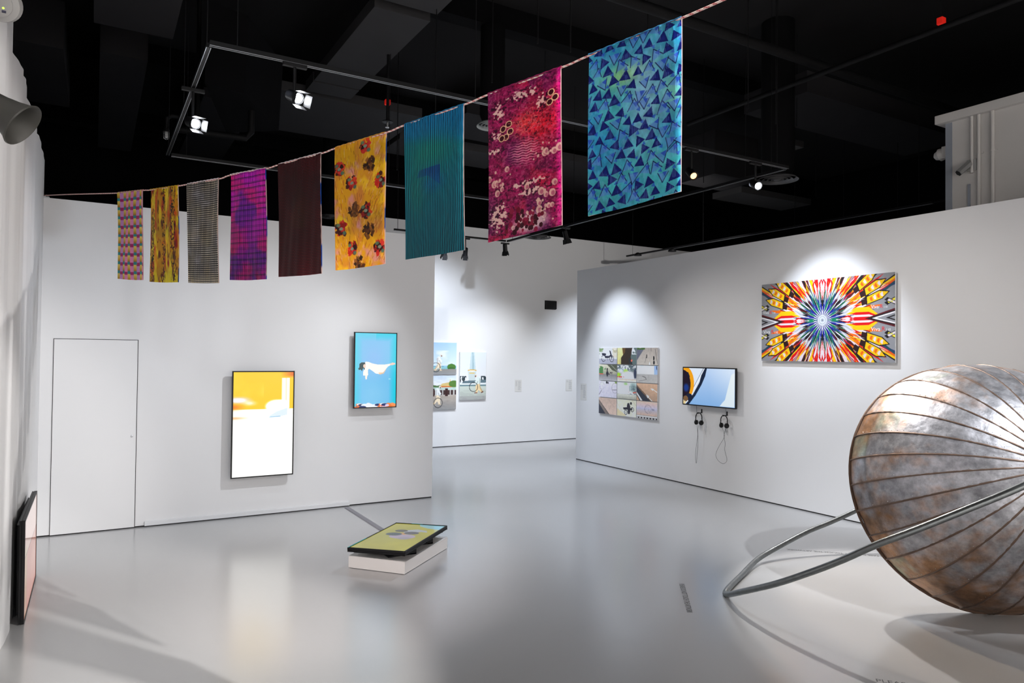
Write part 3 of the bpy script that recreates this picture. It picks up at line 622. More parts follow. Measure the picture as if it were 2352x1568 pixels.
p.grad((206, 222, 240), (238, 238, 238), 0, .3); p.put((p.v > .25+.06*p.noise(8, 1, 5))*(p.v < .36), (84, 120, 70)); p.grad((190, 214, 206), (196, 218, 210), .35, .42); p.poly([(.66, .35), (.72, .24), (.86, .2), (.88, .1), (.9, .2), (.96, .26), (1, .35)], (222, 196, 130)); p.rect(.7, .31, .98, .35, (214, 120, 60)); p.ell(.95, .25, .1, .1, (92, 132, 60)); p.grad((186, 172, 160), (150, 150, 150), .56, 1)
p.rect(.35, .42, 1, .58, (206, 204, 200))
for k in range(9): p.rect(.40+k*.07, .435, .45+k*.07, .565, (72, 52, 52))
for x in (.56, .81): p.rect(x-.025, .38, x+.025, .61, (66, 40, 40))
p.shade(.93+.14*p.noise(12, 20, 6)); p.asp = 1.75; figure(p, .65, .55, .5, -1); p.ring(.65, .80, .14, .018, (34, 36, 38))
panel('hoop_photo', (x0, YF, z1), (x1-x0, 0, 0), (0, 0, z2-z1), (0, -1, 0), .04, p, 'photograph of a white-clad person with a hoop by a fence, lower one', 'photograph', 'hoop photographs on the far wall')
p = Pic(90, 160, (232, 236, 238), asp=.6)
p.grad((222, 230, 236), (236, 236, 238), 0, .6); p.poly([(.42, 0), (.54, 0), (.6, .4), (.36, .4)], (196, 216, 222)); p.poly([(.46, 0), (.5, 0), (.53, .4), (.47, .4)], (160, 190, 200)); p.poly([(.3, .4), (.62, .4), (.58, .58), (.68, .66), (.22, .66), (.34, .58)], (206, 218, 218)); p.ell(.46, .385, .17, .022, (222, 172, 50)); p.ell(.46, .395, .14, .015, (238, 236, 230)); p.rect(.36, .43, .56, .447, (232, 196, 90))
p.put((p.noise(14, 18, 4) > .42)*(p.v > .5)*(p.v < .63)*((p.u < .25) | (p.u > .8)), (52, 66, 72)); p.poly([(.2, .6), (1, .58), (1, .64), (.05, .66)], (100, 122, 132)); p.rect(0, .65, 1, .68, (234, 240, 242)); p.rect(0, .68, 1, .715, (110, 140, 146)); p.grad((206, 216, 206), (190, 198, 190), .715, .92); p.rect(0, .92, 1, 1, (166, 166, 166)); p.put((p.noise(5, 30, 8) > .5)*(p.v > .8), (180, 186, 180), .5)
figure(p, .68, .645, .36, 1, (240, 214, 166), (226, 238, 234), True); p.ring(.52, .73, .095, .012, (30, 36, 38))
x0 = hit(1057, 810, 1, YF)[0]; x1 = hit(1117, 810, 1, YF)[0]; z0 = hit(1117, 809, 1, YF)[2]; z1 = hit(1116, 917, 1, YF)[2]
panel('hoop_photo', (x0, YF, z0), (x1-x0, 0, 0), (0, 0, z1-z0), (0, -1, 0), .04, p, 'photograph of a white-clad person bowling a hoop past a pale tower', 'photograph', 'hoop photographs on the far wall')

# ---- wall labels with fine print
def wall_label(o, U, N, w_, h_, label, lines, sz):
    o, U, N = Vector(o), Vector(U), Vector(N); t = empty('wall_label', o+U*w_/2+Vector((0, 0, -h_)), label, 'label')
    MB().obox(o-N*.004, U*w_, (0, 0, -h_), N*.004).build('paper', paper_m, t)
    m = MB(); rr = random.Random(int(abs(o.x)*100))
    for cx, cw_, n in ((.08, .30, lines[0]), (.46, .46, lines[1])):
        for k in range(n):
            z = -h_*(.1+.8*k/max(lines)); ww = w_*cw_*(.7+.3*rr.random())
            m.obox(o+U*w_*cx+Vector((0, 0, z))+N*.0003, U*ww, (0, 0, -h_*.8/max(lines)*.35), N*.0003)
    m.build('fine_print', mat('print_pale', (.42, .42, .43), .8), t); return t
a = hit(1183, 872, 1, YD-.005); b_ = hit(1198, 899, 1, YD-.005)
wall_label((a[0], YD-.005, a[2]), (1, 0, 0), (0, -1, 0), b_[0]-a[0], a[2]-b_[2], 'small white text label beside the tall hoop photograph on the far wall', (7, 12), .01)
a = hit(1300, 871, 1, YD-.005); b_ = hit(1314, 897, 1, YD-.005)
wall_label((a[0], YD-.005, a[2]), (1, 0, 0), (0, -1, 0), b_[0]-a[0], a[2]-b_[2], 'small white text label at the right end of the far wall', (2, 9), .01)
a = hit(1333.5, 880, 0, XC-.005); b_ = hit(1346.5, 919, 0, XC-.005)
wall_label((XC-.005, a[1], a[2]), (0, -1, 0), (-1, 0, 0), a[1]-b_[1], a[2]-b_[2], 'tall grey-white text label left of the twelve-print block', (6, 16), .01)
# black plate high on the far wall
a = hit(1255, 690, 1, YD-.06); b_ = hit(1279, 710, 1, YD-.06)
t = empty('wall_speaker', ((a[0]+b_[0])/2, YD, b_[2]), 'small black square box high on the far wall', 'speaker')
MB().box((a[0], YD-.06, b_[2]), (b_[0], YD-.012, a[2]), .006).build('housing', bplastic, t)
MB().box((a[0]-.008, YD-.012, b_[2]-.008), (b_[0]+.008, YD-.0005, a[2]+.008), .003).build('back_plate', bplastic, t)

# ---- headphones hanging under the television
def headphones(px, py, label, loop):
    """px, py pixel of the hook top"""
    c = hit(px, py, 0, XC-.055); y, z = c[1], c[2]; X = XC-.062
    t = empty('headphones', (X, y, z-.19), label, 'headphones', 'headphones under the television')
    R = .062
    arc = [(X, y-R*1.0*math.cos(a), z-.075+R*1.15*math.sin(a)) for a in np.linspace(-.35, math.pi+.35, 22)]
    MB().tube(arc, .007, 8).build('headband', bplastic, t, True)
    for s in (-1, 1):
        yc = y-s*.043
        MB().lathe((X-.004, yc-s*.022, z-.148), (.15, s, 0), [(0, .018), (.003, .034), (.012, .038), (.02, .037), (.03, .033), (.036, .02)], 20).build('ear_cup', bplastic, t, True)
        MB().tube([(X, y-s*.066, z-.10), (X, y-s*.070, z-.125), (X, y-s*.060, z-.150)], .006, 8).build('yoke', bplastic, t, True)
    hk = empty('headphone_hook', (XC, y, z), label.replace('black headphones', 'small black wall hook holding the headphones'), 'hook')
    MB().box((XC-.006, y-.011, z-.012), (XC-.0003, y+.011, z+.05), .002).build('hook_plate', blackmetal, hk)
    MB().tube([(XC-.006, y, z), (XC-.03, y, z-.007), (XC-.085, y, z-.012), (XC-.092, y, z+.004)], .006, 8).build('peg', blackmetal, hk, True)
    pts = [(X, y+.03, z-.185)]+[(XC-.03-(.02 if k < len(loop)-1 else 0), y+a, z+b) for k, (a, b) in enumerate(loop)]
    cb = MB().tube(spline(pts, 6), .0022, 6).build('headphone_cable', cream_m, None, True)
    tag(cb, label.replace('black headphones', 'thin black looped cable of the headphones'), 'cable')
headphones(1606, 947, 'black headphones nearer the twelve-print block, hanging below the television', [(.04, -.26), (.035, -.36), (.06, -.50), (.075, -.66), (.06, -.76), (.045, -.66), (.03, -.5), (.03, -.36), (.032, -.25), (.03, -.19)])
headphones(1664, 953, 'black headphones nearer the metal dome, hanging below the television', [(.01, -.26), (.015, -.33), (.10, -.45), (.165, -.58), (.12, -.66), (.03, -.695), (-.035, -.66), (-.04, -.6), (-.005, -.5), (-.01, -.4), (.01, -.3), (.005, -.19)])
for (px_, zt_) in ((1599.5, 0), (1666.5, 0)):
    c = hit(px_, 938, 0, XC-.02); e_ = hit(px_, 952, 0, XC-.02)
    m = MB().tube([(XC-.02, c[1], c[2]+.05), (XC-.012, c[1]+.002, (c[2]+e_[2])/2), (XC-.012, c[1], e_[2]-.03)], .004, 8).build('signal_cable', mat('cable_grey', (.35, .35, .37), .5), None, True)
    tag(m, 'short grey cable dropping from the television to the '+('left' if px_ < 1620 else 'right')+' pair of headphones', 'cable')
# ---- lettering on the floor around the sculpture
TXT = 'PLEASE DO NOT TOUCH THE ARTWORK'
def floor_text(pa, pb, label):
    a = Vector((pa[0], pa[1], 0)); b = Vector((pb[0], pb[1], 0)); U = (b-a); L = U.length; U.normalize(); V = Vector((-U.y, U.x, 0))
    o = lettering('floor_lettering', TXT, a, U, V, .062, ink_m, width=L, depth=.0008); tag(o, label, 'lettering', 'floor warnings around the sculpture'); return o
a = hit(1560, 1340, 2, 0); b_ = hit(1578, 1406, 2, 0)
floor_text(a, b_, 'black warning text on the open grey floor, left of the tip of the metal hoop')
a = hit(2030, 1276, 2, 0); b_ = hit(1807, 1260, 2, 0)
dd = Vector(a)-Vector(b_)
floor_text(a, b_, 'black warning text on the floor behind the metal hoop, upside down')
a = hit(2012, 1565, 2, 0); d_ = Vector(hit(2100, 1577, 2, 0))-Vector(a); d_.normalize(); L = (Vector(b_)-Vector(hit(2030, 1276, 2, 0))).length
floor_text(a, Vector(a)+d_*1.2, 'black warning text on the floor at the bottom edge, partly cut off')
#PART3
# ------------------------------------------------------------------ banners on the rope
cloth_m = attr_mat('printed_satin', .4, spec=.3, transl=.35)
lining_m = mat('lining_cream', (.80, .70, .66), .6)
lining_b = mat('lining_blue', (.05, .16, .55), .5)
TOP = [((0.166, 7.172, 3.343), (0.339, 6.743, 3.305)), ((0.388, 6.623, 3.291), (0.56, 6.197, 3.262)), ((0.615, 6.06, 3.255), (0.782, 5.645, 3.233)),
       ((0.842, 5.499, 3.239), (1.009, 5.083, 3.219)), ((1.065, 4.947, 3.223), (1.237, 4.521, 3.225)), ((1.29, 4.388, 3.234), (1.461, 3.967, 3.248)),
       ((1.522, 3.814, 3.263), (1.692, 3.395, 3.288)), ((1.754, 3.241, 3.306), (1.925, 2.818, 3.339)), ((1.982, 2.677, 3.358), (2.156, 2.247, 3.405))]
BOT = [((0.179, 7.139, 2.58), (0.351, 6.714, 2.543)), ((0.399, 6.593, 2.521), (0.57, 6.17, 2.493)), ((0.626, 6.033, 2.482), (0.792, 5.621, 2.455)),
       ((0.851, 5.476, 2.469), (1.018, 5.063, 2.45)), ((1.073, 4.927, 2.457), (1.244, 4.503, 2.452)), ((1.297, 4.371, 2.463), (1.467, 3.952, 2.472)),
       ((1.528, 3.801, 2.486), (1.696, 3.384, 2.504)), ((1.758, 3.231, 2.529), (1.928, 2.81, 2.574)), ((1.984, 2.67, 2.599), (2.157, 2.242, 2.655))]
def pat(k):
    if k == 0:
        p = Pic(84, 210, (240, 160, 215)); rows = 9.6; v = p.v*rows+.35; uu = p.u*4.6+.03*np.sin(p.v*9); fv = v % 1; fu = uu % 1; A = fu < .45
        p.put(A*(fv < .3), (40, 150, 150)); t = np.clip((fv-.3)/.7, 0, 1); c = np.stack([240-70*t**2, 222-110*t**2, 120-100*t], -1); m = (A & (fv >= .3))
        p.a[m] = c[m]; p.put((~A)*(fv > .06)*(fv < .42), (176, 16, 110)); m = (~A & ((fv >= .42) | (fv <= .06))); p.a[m] = np.stack([232-20*np.sin(uu*2.2), 150+0*uu, 206+10*np.sin(uu*2.2)], -1)[m]
    elif k == 1:
        p = Pic(90, 220, (206, 150, 10)); n1 = p.noise(9, 6, 1); n2 = p.noise(16, 14, 2, 4); n3 = p.noise(6, 3, 3)
        p.put(n3 > .5, (238, 210, 20)); p.put(np.clip((n2-.5)*6, 0, 1)*(n1 < .55), (96, 40, 6), .9); p.put(np.clip((n1-.6)*8, 0, 1), (210, 70, 10), .8); p.put(np.clip((p.noise(12, 5, 7)-.66)*10, 0, 1), (150, 20, 10)); p.put((p.noise(60, 60, 5, 1) > .62)*((abs(p.u-.12) < .07) | (abs(p.u-.82) < .08) | (abs(p.u-.5) < .04)), (40, 26, 6))
        p.put(np.clip((p.noise(8, 4, 12)-.6)*8, 0, 1), (250, 226, 30), .9)
    elif k == 2:
        p = Pic(150, 290, (190, 188, 188)); cu = p.u*26; cv = p.v*48; base = p.noise(3, 7, 4); 
        p.a = np.stack([188+40*base, 184+34*base, 190-10*base+0], -1); p.put(np.clip((p.noise(3, 7, 9)-.5)*3, 0, 1), (236, 218, 180), .7)
        d = np.maximum(abs((cu % 1)-.5), abs((cv % 1)-.5)*1.1); th = .20+.12*p.noise(2, 8, 6); p.put(np.clip((d-th)*12, 0, 1), (16, 15, 18)); p.put(np.clip((p.noise(3, 9, 13)-.58)*5, 0, 1)*(abs((cv % 1)-.5) < .22), (235, 235, 240), .5)
    elif k == 3:
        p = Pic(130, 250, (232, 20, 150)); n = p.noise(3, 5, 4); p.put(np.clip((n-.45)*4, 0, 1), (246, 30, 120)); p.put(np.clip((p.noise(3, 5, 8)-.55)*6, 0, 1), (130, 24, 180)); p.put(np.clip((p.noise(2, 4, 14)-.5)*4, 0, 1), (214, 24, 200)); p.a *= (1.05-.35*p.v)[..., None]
        v = (p.v*20) % 1; p.put(((v < .1) | ((v > .2) & (v < .3)))*1., (30, 8, 50), .85); u = (p.u*9.5+.2*np.sin(p.v*3)) % 1; p.put(((u < .09) | ((u > .45) & (u < .5)))*1., (40, 8, 70), .7); p.put((abs(u-.7) < .04)*1., (255, 120, 200), .3)
    elif k == 4:
        p = Pic(220, 370, (13, 4, 8)); cu = p.u*44; cv = p.v*74; h = (np.floor(cv) % 2)*.5; d = np.hypot(((cu+h) % 1)-.5, (cv % 1)-.5); gl = .5+.6*p.noise(3, 4, 4)
        c = np.stack([140*gl, 8+36*np.clip((p.noise(2, 2, 6)-.45)*3, 0, 1)*(p.v < .6), 26*gl], -1); m = d < .24; p.a[m] = c[m]
    elif k == 5:
        p = Pic(150, 260, (226, 164, 16)); p.put(np.clip((p.noise(4, 6, 2)-.5)*4, 0, 1), (214, 132, 60), .8); p.put(np.clip((p.noise(6, 9, 9)-.56)*5, 0, 1), (224, 150, 160), .8); p.put(np.clip((p.noise(5, 8, 15)-.6)*6, 0, 1), (244, 196, 30)); r = np.random.default_rng(2)
        for i in range(420):
            x, y = r.random(), r.random(); a = r.random()*.8-1.9+(.6 if x > .5 else -.4); L = .02+.03*r.random(); p.line(x, y, x+math.cos(a)*L, y+math.sin(a)*L, .004, [(150, 84, 20), (240, 190, 190), (120, 60, 20), (252, 220, 120), (190, 60, 50)][r.integers(5)], .75)
        fl = [(.62, .06), (.1, .19), (.68, .2), (.34, .32), (.9, .35), (.38, .53), (.62, .56), (.12, .67), (.68, .72), (.34, .84), (.9, .86), (.5, .97)]
        for i, (x, y) in enumerate(fl):
            dk = i % 3 == 2
            for j in range(34):
                a = r.random()*6.3; rr = r.random()**.6; cc = ([(206, 34, 24), (226, 70, 30), (70, 20, 14), (150, 20, 20), (214, 50, 40), (40, 12, 10)] if not dk else [(84, 44, 14), (120, 74, 20), (50, 26, 10), (150, 90, 30), (40, 20, 8), (96, 50, 16)])[r.integers(6)]
                cx, cy = x+math.cos(a)*.10*rr, y+math.sin(a)*.055*rr; b2 = r.random()*6.3; q = [(cx+math.cos(b2+q_)*.035*(.5+r.random()), cy+math.sin(b2+q_)*.02*(.5+r.random())) for q_ in (0, 1.2, 2.2, 3.4, 4.6)]
                p.poly(q, cc, .95)
            if not dk: p.ell(x-.05, y-.03, .045, .016, (96, 130, 100), .9, .3); p.ell(x+.06, y+.035, .04, .018, (80, 120, 100), .9, .3); p.ell(x, y, .035, .012, (136, 150, 126))
    elif k == 6:
        p = Pic(290, 330, (16, 132, 150)); p.put(np.clip((.16-p.v+.12*p.u)*14, 0, 1), (20, 128, 180)); p.put(np.exp(-(((p.u-.45)/.4)**2+((p.v-.26)/.12)**2)), (34, 152, 136), .9); p.poly([(.25, .37), (.6, .36), (.6, .5), (.4, .42), (.2, .42)], (12, 80, 160), .85); p.ell(.45, .48, .3, .09, (16, 120, 176), .7, .8); p.put(np.exp(-(((p.u-.2)/.15)**2+((p.v-.5)/.2)**2)), (40, 150, 130), .6); p.put(np.clip((p.noise(3, 4, 4)-.5)*3, 0, 1)*(p.v > .5), (22, 140, 150), .6)
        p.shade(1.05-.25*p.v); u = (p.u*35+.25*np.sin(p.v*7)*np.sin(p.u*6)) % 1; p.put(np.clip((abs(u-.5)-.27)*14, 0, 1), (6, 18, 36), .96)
    elif k == 7:
        p = Pic(240, 380, (140, 14, 76)); p.put(np.clip((p.noise(3, 5, 4)-.45)*4, 0, 1), (84, 10, 70), .8); p.put(np.clip((p.noise(4, 6, 6)-.5)*5, 0, 1), (186, 20, 60), .8); p.put(np.exp(-(((p.u-.75)/.25)**2+((p.v-.33)/.15)**2)), (206, 22, 40), .8); p.put(np.exp(-(((p.u-.5)/.16)**2+((p.v-.27)/.07)**2)), (236, 60, 60), .8); p.put(np.clip((p.u-.93)*20, 0, 1), (220, 24, 140), .8)
        ng = p.noise(46, 96, 31, 3); p.a *= (.62+.75*p.noise(14, 60, 33, 3))[..., None]; p.put(np.clip((ng-.60)*14, 0, 1), (206, 110, 140), .45); p.put(np.clip((.36-ng)*14, 0, 1), (40, 6, 30), .7)
        z = np.zeros_like(p.u); n = p.noise(34, 74, 3, 2)
        for (x, y, a_, b_) in ((.15, .15, .14, .09), (.5, .08, .3, .05), (.1, .3, .14, .05), (.75, .17, .12, .09), (.62, .73, .3, .04), (.15, .85, .2, .14), (.1, .4, .18, .03), (.55, .67, .35, .03)): z = np.maximum(z, np.exp(-(((p.u-x)/a_)**2+((p.v-y)/b_)**2)))
        p.put(np.clip((n*z-.42)*16, 0, 1), (232, 200, 186), .92); p.put(np.clip((.40-n)*14, 0, 1)*(z > .45), (34, 6, 24), .8)
        sw = np.sin((p.v*380-26*p.u+1.2*np.sin(p.u*55))); m = np.exp(-(((p.u-.52)/.22)**2+((p.v-.46)/.09)**2)); p.put(np.clip(sw*2, 0, 1)*np.clip(m*2-.4, 0, 1), (236, 150, 170), .85)
        r = np.random.default_rng(5)
        for i in range(70):
            g = r.integers(4); x, y = [(.8+.14*r.normal(), .49+.035*r.normal()), (.14+.09*r.normal(), .62+.05*r.normal()), (.7+.2*r.normal(), .88+.03*r.normal()), (.8+.1*r.normal(), .8+.04*r.normal())][g]; R_ = .006+.02*r.random()**2.4; p.ell(x, y, R_*1.6, R_, (226, 184, 168), .9)
            if R_ > .014: p.ell(x+.008, y+.004, R_*.9, R_*.6, (150, 30, 80), .5)
        p.ell(.6, .93, .3, .075, (226, 200, 200), .85, .5)
        for i in range(60):
            x, y = .58+.15*r.normal(), .92+.04*r.normal(); R_ = .008+.012*r.random(); p.ell(x, y, R_*1.6, R_, [(110, 8, 40), (60, 8, 24), (140, 20, 60)][r.integers(3)])
        for (x, y) in ((.22, .27), (.32, .3), (.26, .33), (.2, .33), (.3, .25), (.88, .14), (.93, .18), (.86, .2)): p.ell(x, y, .045, .022, (236, 190, 150)); p.ell(x, y, .034, .017, (60, 6, 22))
        for i in range(70):
            x, y = .5+.13*r.normal(), .27+.06*r.normal(); a = r.random()*6.3; p.line(x, y, x+.04*math.cos(a), y+.022*math.sin(a), .003, (246, 130, 120), .8)
    else:
        p = Pic(290, 480, (44, 146, 190)); n = p.noise(4, 6, 3); p.put(np.clip((n-.4)*3, 0, 1), (76, 176, 196), .8); p.put(np.clip((p.noise(3, 5, 8)-.5)*4, 0, 1), (70, 186, 190), .8); p.put(np.exp(-(((p.u-.42)/.25)**2+((p.v-.21)/.07)**2)), (150, 214, 130), .85); p.put(np.exp(-(((p.u-.9)/.14)**2+((p.v-.42)/.12)**2)), (120, 206, 170), .7); p.put(np.exp(-(((p.u-.62)/.2)**2+((p.v-.4)/.3)**2)), (150, 176, 214), .6); p.put(np.clip((p.v-.75)*2, 0, 1), (56, 166, 176), .7); p.shade(.82+.36*p.noise(20, 24, 11))  # pale green patch near the top centre paints light coming through the cloth
        r = np.random.default_rng(12); cols = 8; rws = 15
        for j in range(rws+1):
            for i in range(cols+1):
                x = (i+.5*(j % 2)+.25*(r.random()-.5))/cols; y = (j+.3+.3*(r.random()-.5))/rws; s = .046+.014*r.random(); t_ = r.integers(5); a = (r.random()-.5)*.9
                def T(sc, ang, dx=0, dy=0): return [(x+dx+math.cos(ang+q_)*s*sc*1.25, y+dy+math.sin(ang+q_)*s*sc*.75) for q_ in (-math.pi/2, math.pi/6, 5*math.pi/6)]
                if t_ < 3: p.poly(T(1, a), (12, 24, 104), .97); p.poly(T(.4, a, .004, .002), (26, 42, 140), .5)
                else:
                    a2 = a+math.pi*(t_ == 4); p.poly(T(.95, a2), (84, 130, 214), .6); q_ = T(1.05, a2); p.line(*q_[0], *q_[1], .005, (14, 26, 80)); p.line(*q_[0], *q_[2], .005, (14, 26, 80))
                    p.poly(T(.5, a+1, .02, -.012), (34, 70, 190), .75)
                if r.random() < .6: p.poly(T(.4, a+.5, .05, .026), (36, 84, 196), .8)
        m = (np.sin(p.u*420) > .2)*(p.noise(30, 40, 5, 1) > .6); p.put(m, (150, 190, 240), .35)
    return p
NAMES = ['pink, teal and yellow checked', 'mottled yellow and brown', 'black and cream houndstooth', 'magenta and purple tartan', 'near-black cloth dotted dark red', 'golden yellow floral', 'teal and blue pinstriped', 'crimson and plum patterned', 'light blue triangle-printed']
PREV = ['nearest the far corner', 'second from the far corner', 'left of the magenta one', 'hanging beside the dark dotted one', 'left of the floral one', 'left of the pinstriped one', 'hanging beside the floral one', 'hanging beside the large blue one', 'nearest the camera']
NRM = np.array([-math.cos(math.radians(22)), -math.sin(math.radians(22)), 0.])   # towards the viewer
for k in range(9):
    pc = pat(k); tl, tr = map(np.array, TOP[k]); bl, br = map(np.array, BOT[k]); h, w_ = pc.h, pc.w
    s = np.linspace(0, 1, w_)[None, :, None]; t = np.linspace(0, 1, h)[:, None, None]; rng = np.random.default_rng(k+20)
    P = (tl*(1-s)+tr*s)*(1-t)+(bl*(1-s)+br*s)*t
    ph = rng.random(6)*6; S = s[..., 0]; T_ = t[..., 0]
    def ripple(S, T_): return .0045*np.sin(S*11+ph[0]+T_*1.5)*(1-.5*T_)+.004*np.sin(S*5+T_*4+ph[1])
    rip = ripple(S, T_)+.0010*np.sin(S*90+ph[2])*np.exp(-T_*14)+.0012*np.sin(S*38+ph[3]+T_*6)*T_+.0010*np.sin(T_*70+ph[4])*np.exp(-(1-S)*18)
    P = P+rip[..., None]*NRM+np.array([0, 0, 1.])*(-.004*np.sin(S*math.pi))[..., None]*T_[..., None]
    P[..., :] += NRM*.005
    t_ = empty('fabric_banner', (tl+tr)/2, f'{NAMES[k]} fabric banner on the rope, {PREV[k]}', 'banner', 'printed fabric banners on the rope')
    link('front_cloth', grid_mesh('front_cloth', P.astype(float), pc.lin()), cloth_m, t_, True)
    # lining hangs behind, turned over the rope, a little wider
    du = (tr-tl)/np.linalg.norm(tr-tl); ns = 26; nt_ = 44
    s = np.linspace(0, 1, ns)[None, :, None]; t = np.linspace(0, 1, nt_)[:, None, None]
    B = (tl*(1-s)+(tr+du*.0015)*s)*(1-t)+(bl*(1-s)+(br+du*.0015)*s)*t+NRM*(ripple(s[..., 0], t[..., 0])[..., None]-.001)
    cc = np.zeros((nt_, ns, 3))+s2l((232, 205, 198)); band = ((t[:, 0, 0]*5+k) % 2.6 < .9)
    if k in (1, 3, 4, 5): cc[band] = s2l((30, 90, 190))
    link('back_lining', grid_mesh('back_lining', B.astype(float), cc), attr_mat('lining_cloth', .5, transl=.3), t_, True)
    m = MB(); seg = 14; bm = m.bm; rings = []
    for i in range(31):
        c = tl+(tr+du*.0-tl)*i/30; wob = .0015*math.sin(i*1.9+k)
        rings.append([bm.verts.new(Vector(c+NRM*math.cos(a)*(.0085)+np.array([0, 0, 1])*(math.sin(a)*(.0085+wob)))) for a in np.linspace(0, math.pi, 9)])
    for i in range(30):
        for j in range(8): bm.faces.new((rings[i][j], rings[i+1][j], rings[i+1][j+1], rings[i][j+1]))
    hemc = pc.lin()[:8].mean((0, 1)) if k not in (2, 3, 4) else s2l((226, 205, 208))
    m.build('top_fold', mat(f'fold_{k}', tuple(float(x) for x in hemc), .5), t_, True)
# rope with a red twist
RP = [(-.47, YB-.004, 3.560), (-.2, 8.06, 3.455), (0.166, 7.172, 3.343)]
for a, b in TOP: RP += [a, b]
RP = [RP[0], RP[1]]+[v for v in RP[2:]]
seen = []; 
for v in RP:
    if not seen or np.linalg.norm(np.array(v)-np.array(seen[-1])) > .02: seen.append(v)
e1, e0 = np.array(seen[-1]), np.array(seen[-3]); dr_ = e1-e0; sl = dr_[2]/np.hypot(dr_[0], dr_[1])
d2 = np.array([math.sin(math.radians(22)), -math.cos(math.radians(22))])
for L in (.6, 1.4, 2.6, 4.2, 6.72): seen.append((e1[0]+d2[0]*L, e1[1]+d2[1]*L, e1[2]+L*(.135+.012*L)))
seen[-1] = (seen[-1][0], min(seen[-1][1], -4.09), seen[-1][2])
rp = spline(seen, 24)
def twist_mat():
    m = bpy.data.materials.new('twisted_rope'); m.use_nodes = True; nt = m.node_tree; b = nt.nodes['Principled BSDF']; b.inputs['Roughness'].default_value = .7
    a = nt.nodes.new('ShaderNodeAttribute'); a.attribute_name = 'Col'; nt.links.new(a.outputs['Color'], b.inputs['Base Color']); return m
rp = np.array(rp); dl = np.r_[0, np.cumsum(np.linalg.norm(np.diff(rp, axis=0), axis=1))]; n = int(dl[-1]/.008); tt = np.linspace(0, dl[-1], n); rp = np.stack([np.interp(tt, dl, rp[:, i]) for i in range(3)], 1)
up = np.array([0, 0, 1.]); side = NRM; G = np.zeros((n, 9, 3)); C_ = np.zeros((n, 9, 3))
for j in range(9):
    a = j/8*2*math.pi; G[:, j] = rp+(up*math.sin(a)+side*math.cos(a))*.005; ph = (tt/.035*1.0+j/8) % 1; C_[:, j] = np.where((ph < .35)[:, None], s2l((190, 60, 70)), s2l((236, 214, 206)))
o = link('rope', grid_mesh('rope', G, C_), twist_mat(), None, True); tag(o, 'thin red and white twisted rope sagging across the room and carrying the banners', 'rope')
t = empty('eye_hook', (-.47, YB, 3.555), 'small metal eye hook fixing the rope at the top of the left corner', 'hook')
MB().box((XA+.001, YB-.03, 3.541), (XA+.05, YB+.03, 3.547)).build('hook_plate', alu, t)
MB().tube([(-.45+.012*math.cos(a), YB-.004, 3.556+.012*math.sin(a)) for a in np.linspace(0, 5.8, 14)], .0025, 6).build('hook_ring', alu, t, True)

# ------------------------------------------------------------------ metal dome
DC = np.array([6.162, 3.0402, .9363]); DR, DH, DM, DN = .97506, 1.00272, 1.8135, 1.97745
az, el = -2.17616, .2964795
DA = np.array([math.cos(el)*math.cos(az), math.cos(el)*math.sin(az), math.sin(el)]); DB = np.array([-math.sin(az), math.cos(az), 0.]); DE = np.cross(DA, DB)
NG = 30; SUB = 12; NS = 90
def dome_pt(phi, s, off=0.):
    """s 0 at the rim, 1 at the crown"""
    r_ = DR*max(1-s**DM, 0)**(1/DN)
    P = DC+DH*s*DA+r_*(math.cos(phi)*DB+math.sin(phi)*DE)
    if off:
        n = P-DC-DA*.02; n = n/np.linalg.norm(n); P = P+n*off
    return P
sg = np.sin(np.linspace(0, np.pi/2, NS)); PHI0 = math.radians(1.5)
nphi = NG*SUB; phis = PHI0+np.linspace(0, 2*math.pi, nphi+1); rng = np.random.default_rng(11)
gi = (np.arange(nphi+1)//SUB) % NG; fr = (np.arange(nphi+1) % SUB)/SUB
G = np.zeros((NS, nphi+1, 3)); nzp = Pic(nphi+1, NS, (0, 0, 0)); n1 = nzp.noise(30, 9, 1, 4); n2 = nzp.noise(60, 16, 5, 4); n3 = nzp.noise(14, 5, 8, 4)
for i, s in enumerate(sg):
    r_ = DR*max(1-s**DM, 0)**(1/DN)
    flat = 1-(math.cos(math.pi/NG)/np.cos((fr-.5)*2*math.pi/NG))       # chord flattening between the seams
    dent = (.010*(n3[i]-.5)+.008*(n2[i]-.5))*min(1, 4*(1-s))*np.sin(np.pi*fr)**.5
    rr = r_*(1-flat*0+0)+(-r_*(1-np.cos(math.pi/NG)/np.cos((fr-.5)*2*math.pi/NG))*.75)+dent
    G[i] = DC+DH*s*DA+rr[:, None]*(np.cos(phis)[:, None]*DB+np.sin(phis)[:, None]*DE)
G[:, -1] = G[:, 0]
tone = rng.random((NG, 8)); hue = rng.random((NG, 8)); rowb = np.array([0, .14, .34, .62, .82, 1.01]); wr = np.linspace(0, 1, NS)
row = np.clip(np.searchsorted(rowb, wr, side='right')-1, 0, 7)
low = np.clip((-(G-DC)@np.array([0, 0, 1.])+.15)/1.0, 0, 1)         # lower sheets are rustier
n4 = nzp.noise(120, 30, 9, 3)
rust = np.clip((1-wr/.42)[:, None]*.75+low*.6+(n1-.5)*1.7+(n4-.5)*.9+(tone[gi][:, row].T-.5)*.5-.05, 0, 1)
steel = s2l((200, 200, 206)); warm = s2l((182, 138, 102)); dark = s2l((96, 78, 66)); green = s2l((140, 160, 140))
C_ = steel[None, None]*(1-rust[..., None])+warm*rust[..., None]
C_ = C_*(1-.5*low[..., None]*rust[..., None])+dark*.5*low[..., None]*rust[..., None]
gp = ((hue[gi][:, row].T > .86)*np.clip((n2-.35)*3, 0, 1)*(wr[:, None] < .3))[..., None]; C_ = C_*(1-.6*gp)+green*.6*gp
C_ *= (.74+.3*tone[gi][:, row].T+.55*(n2-.5)+.4*(n4-.5))[..., None]
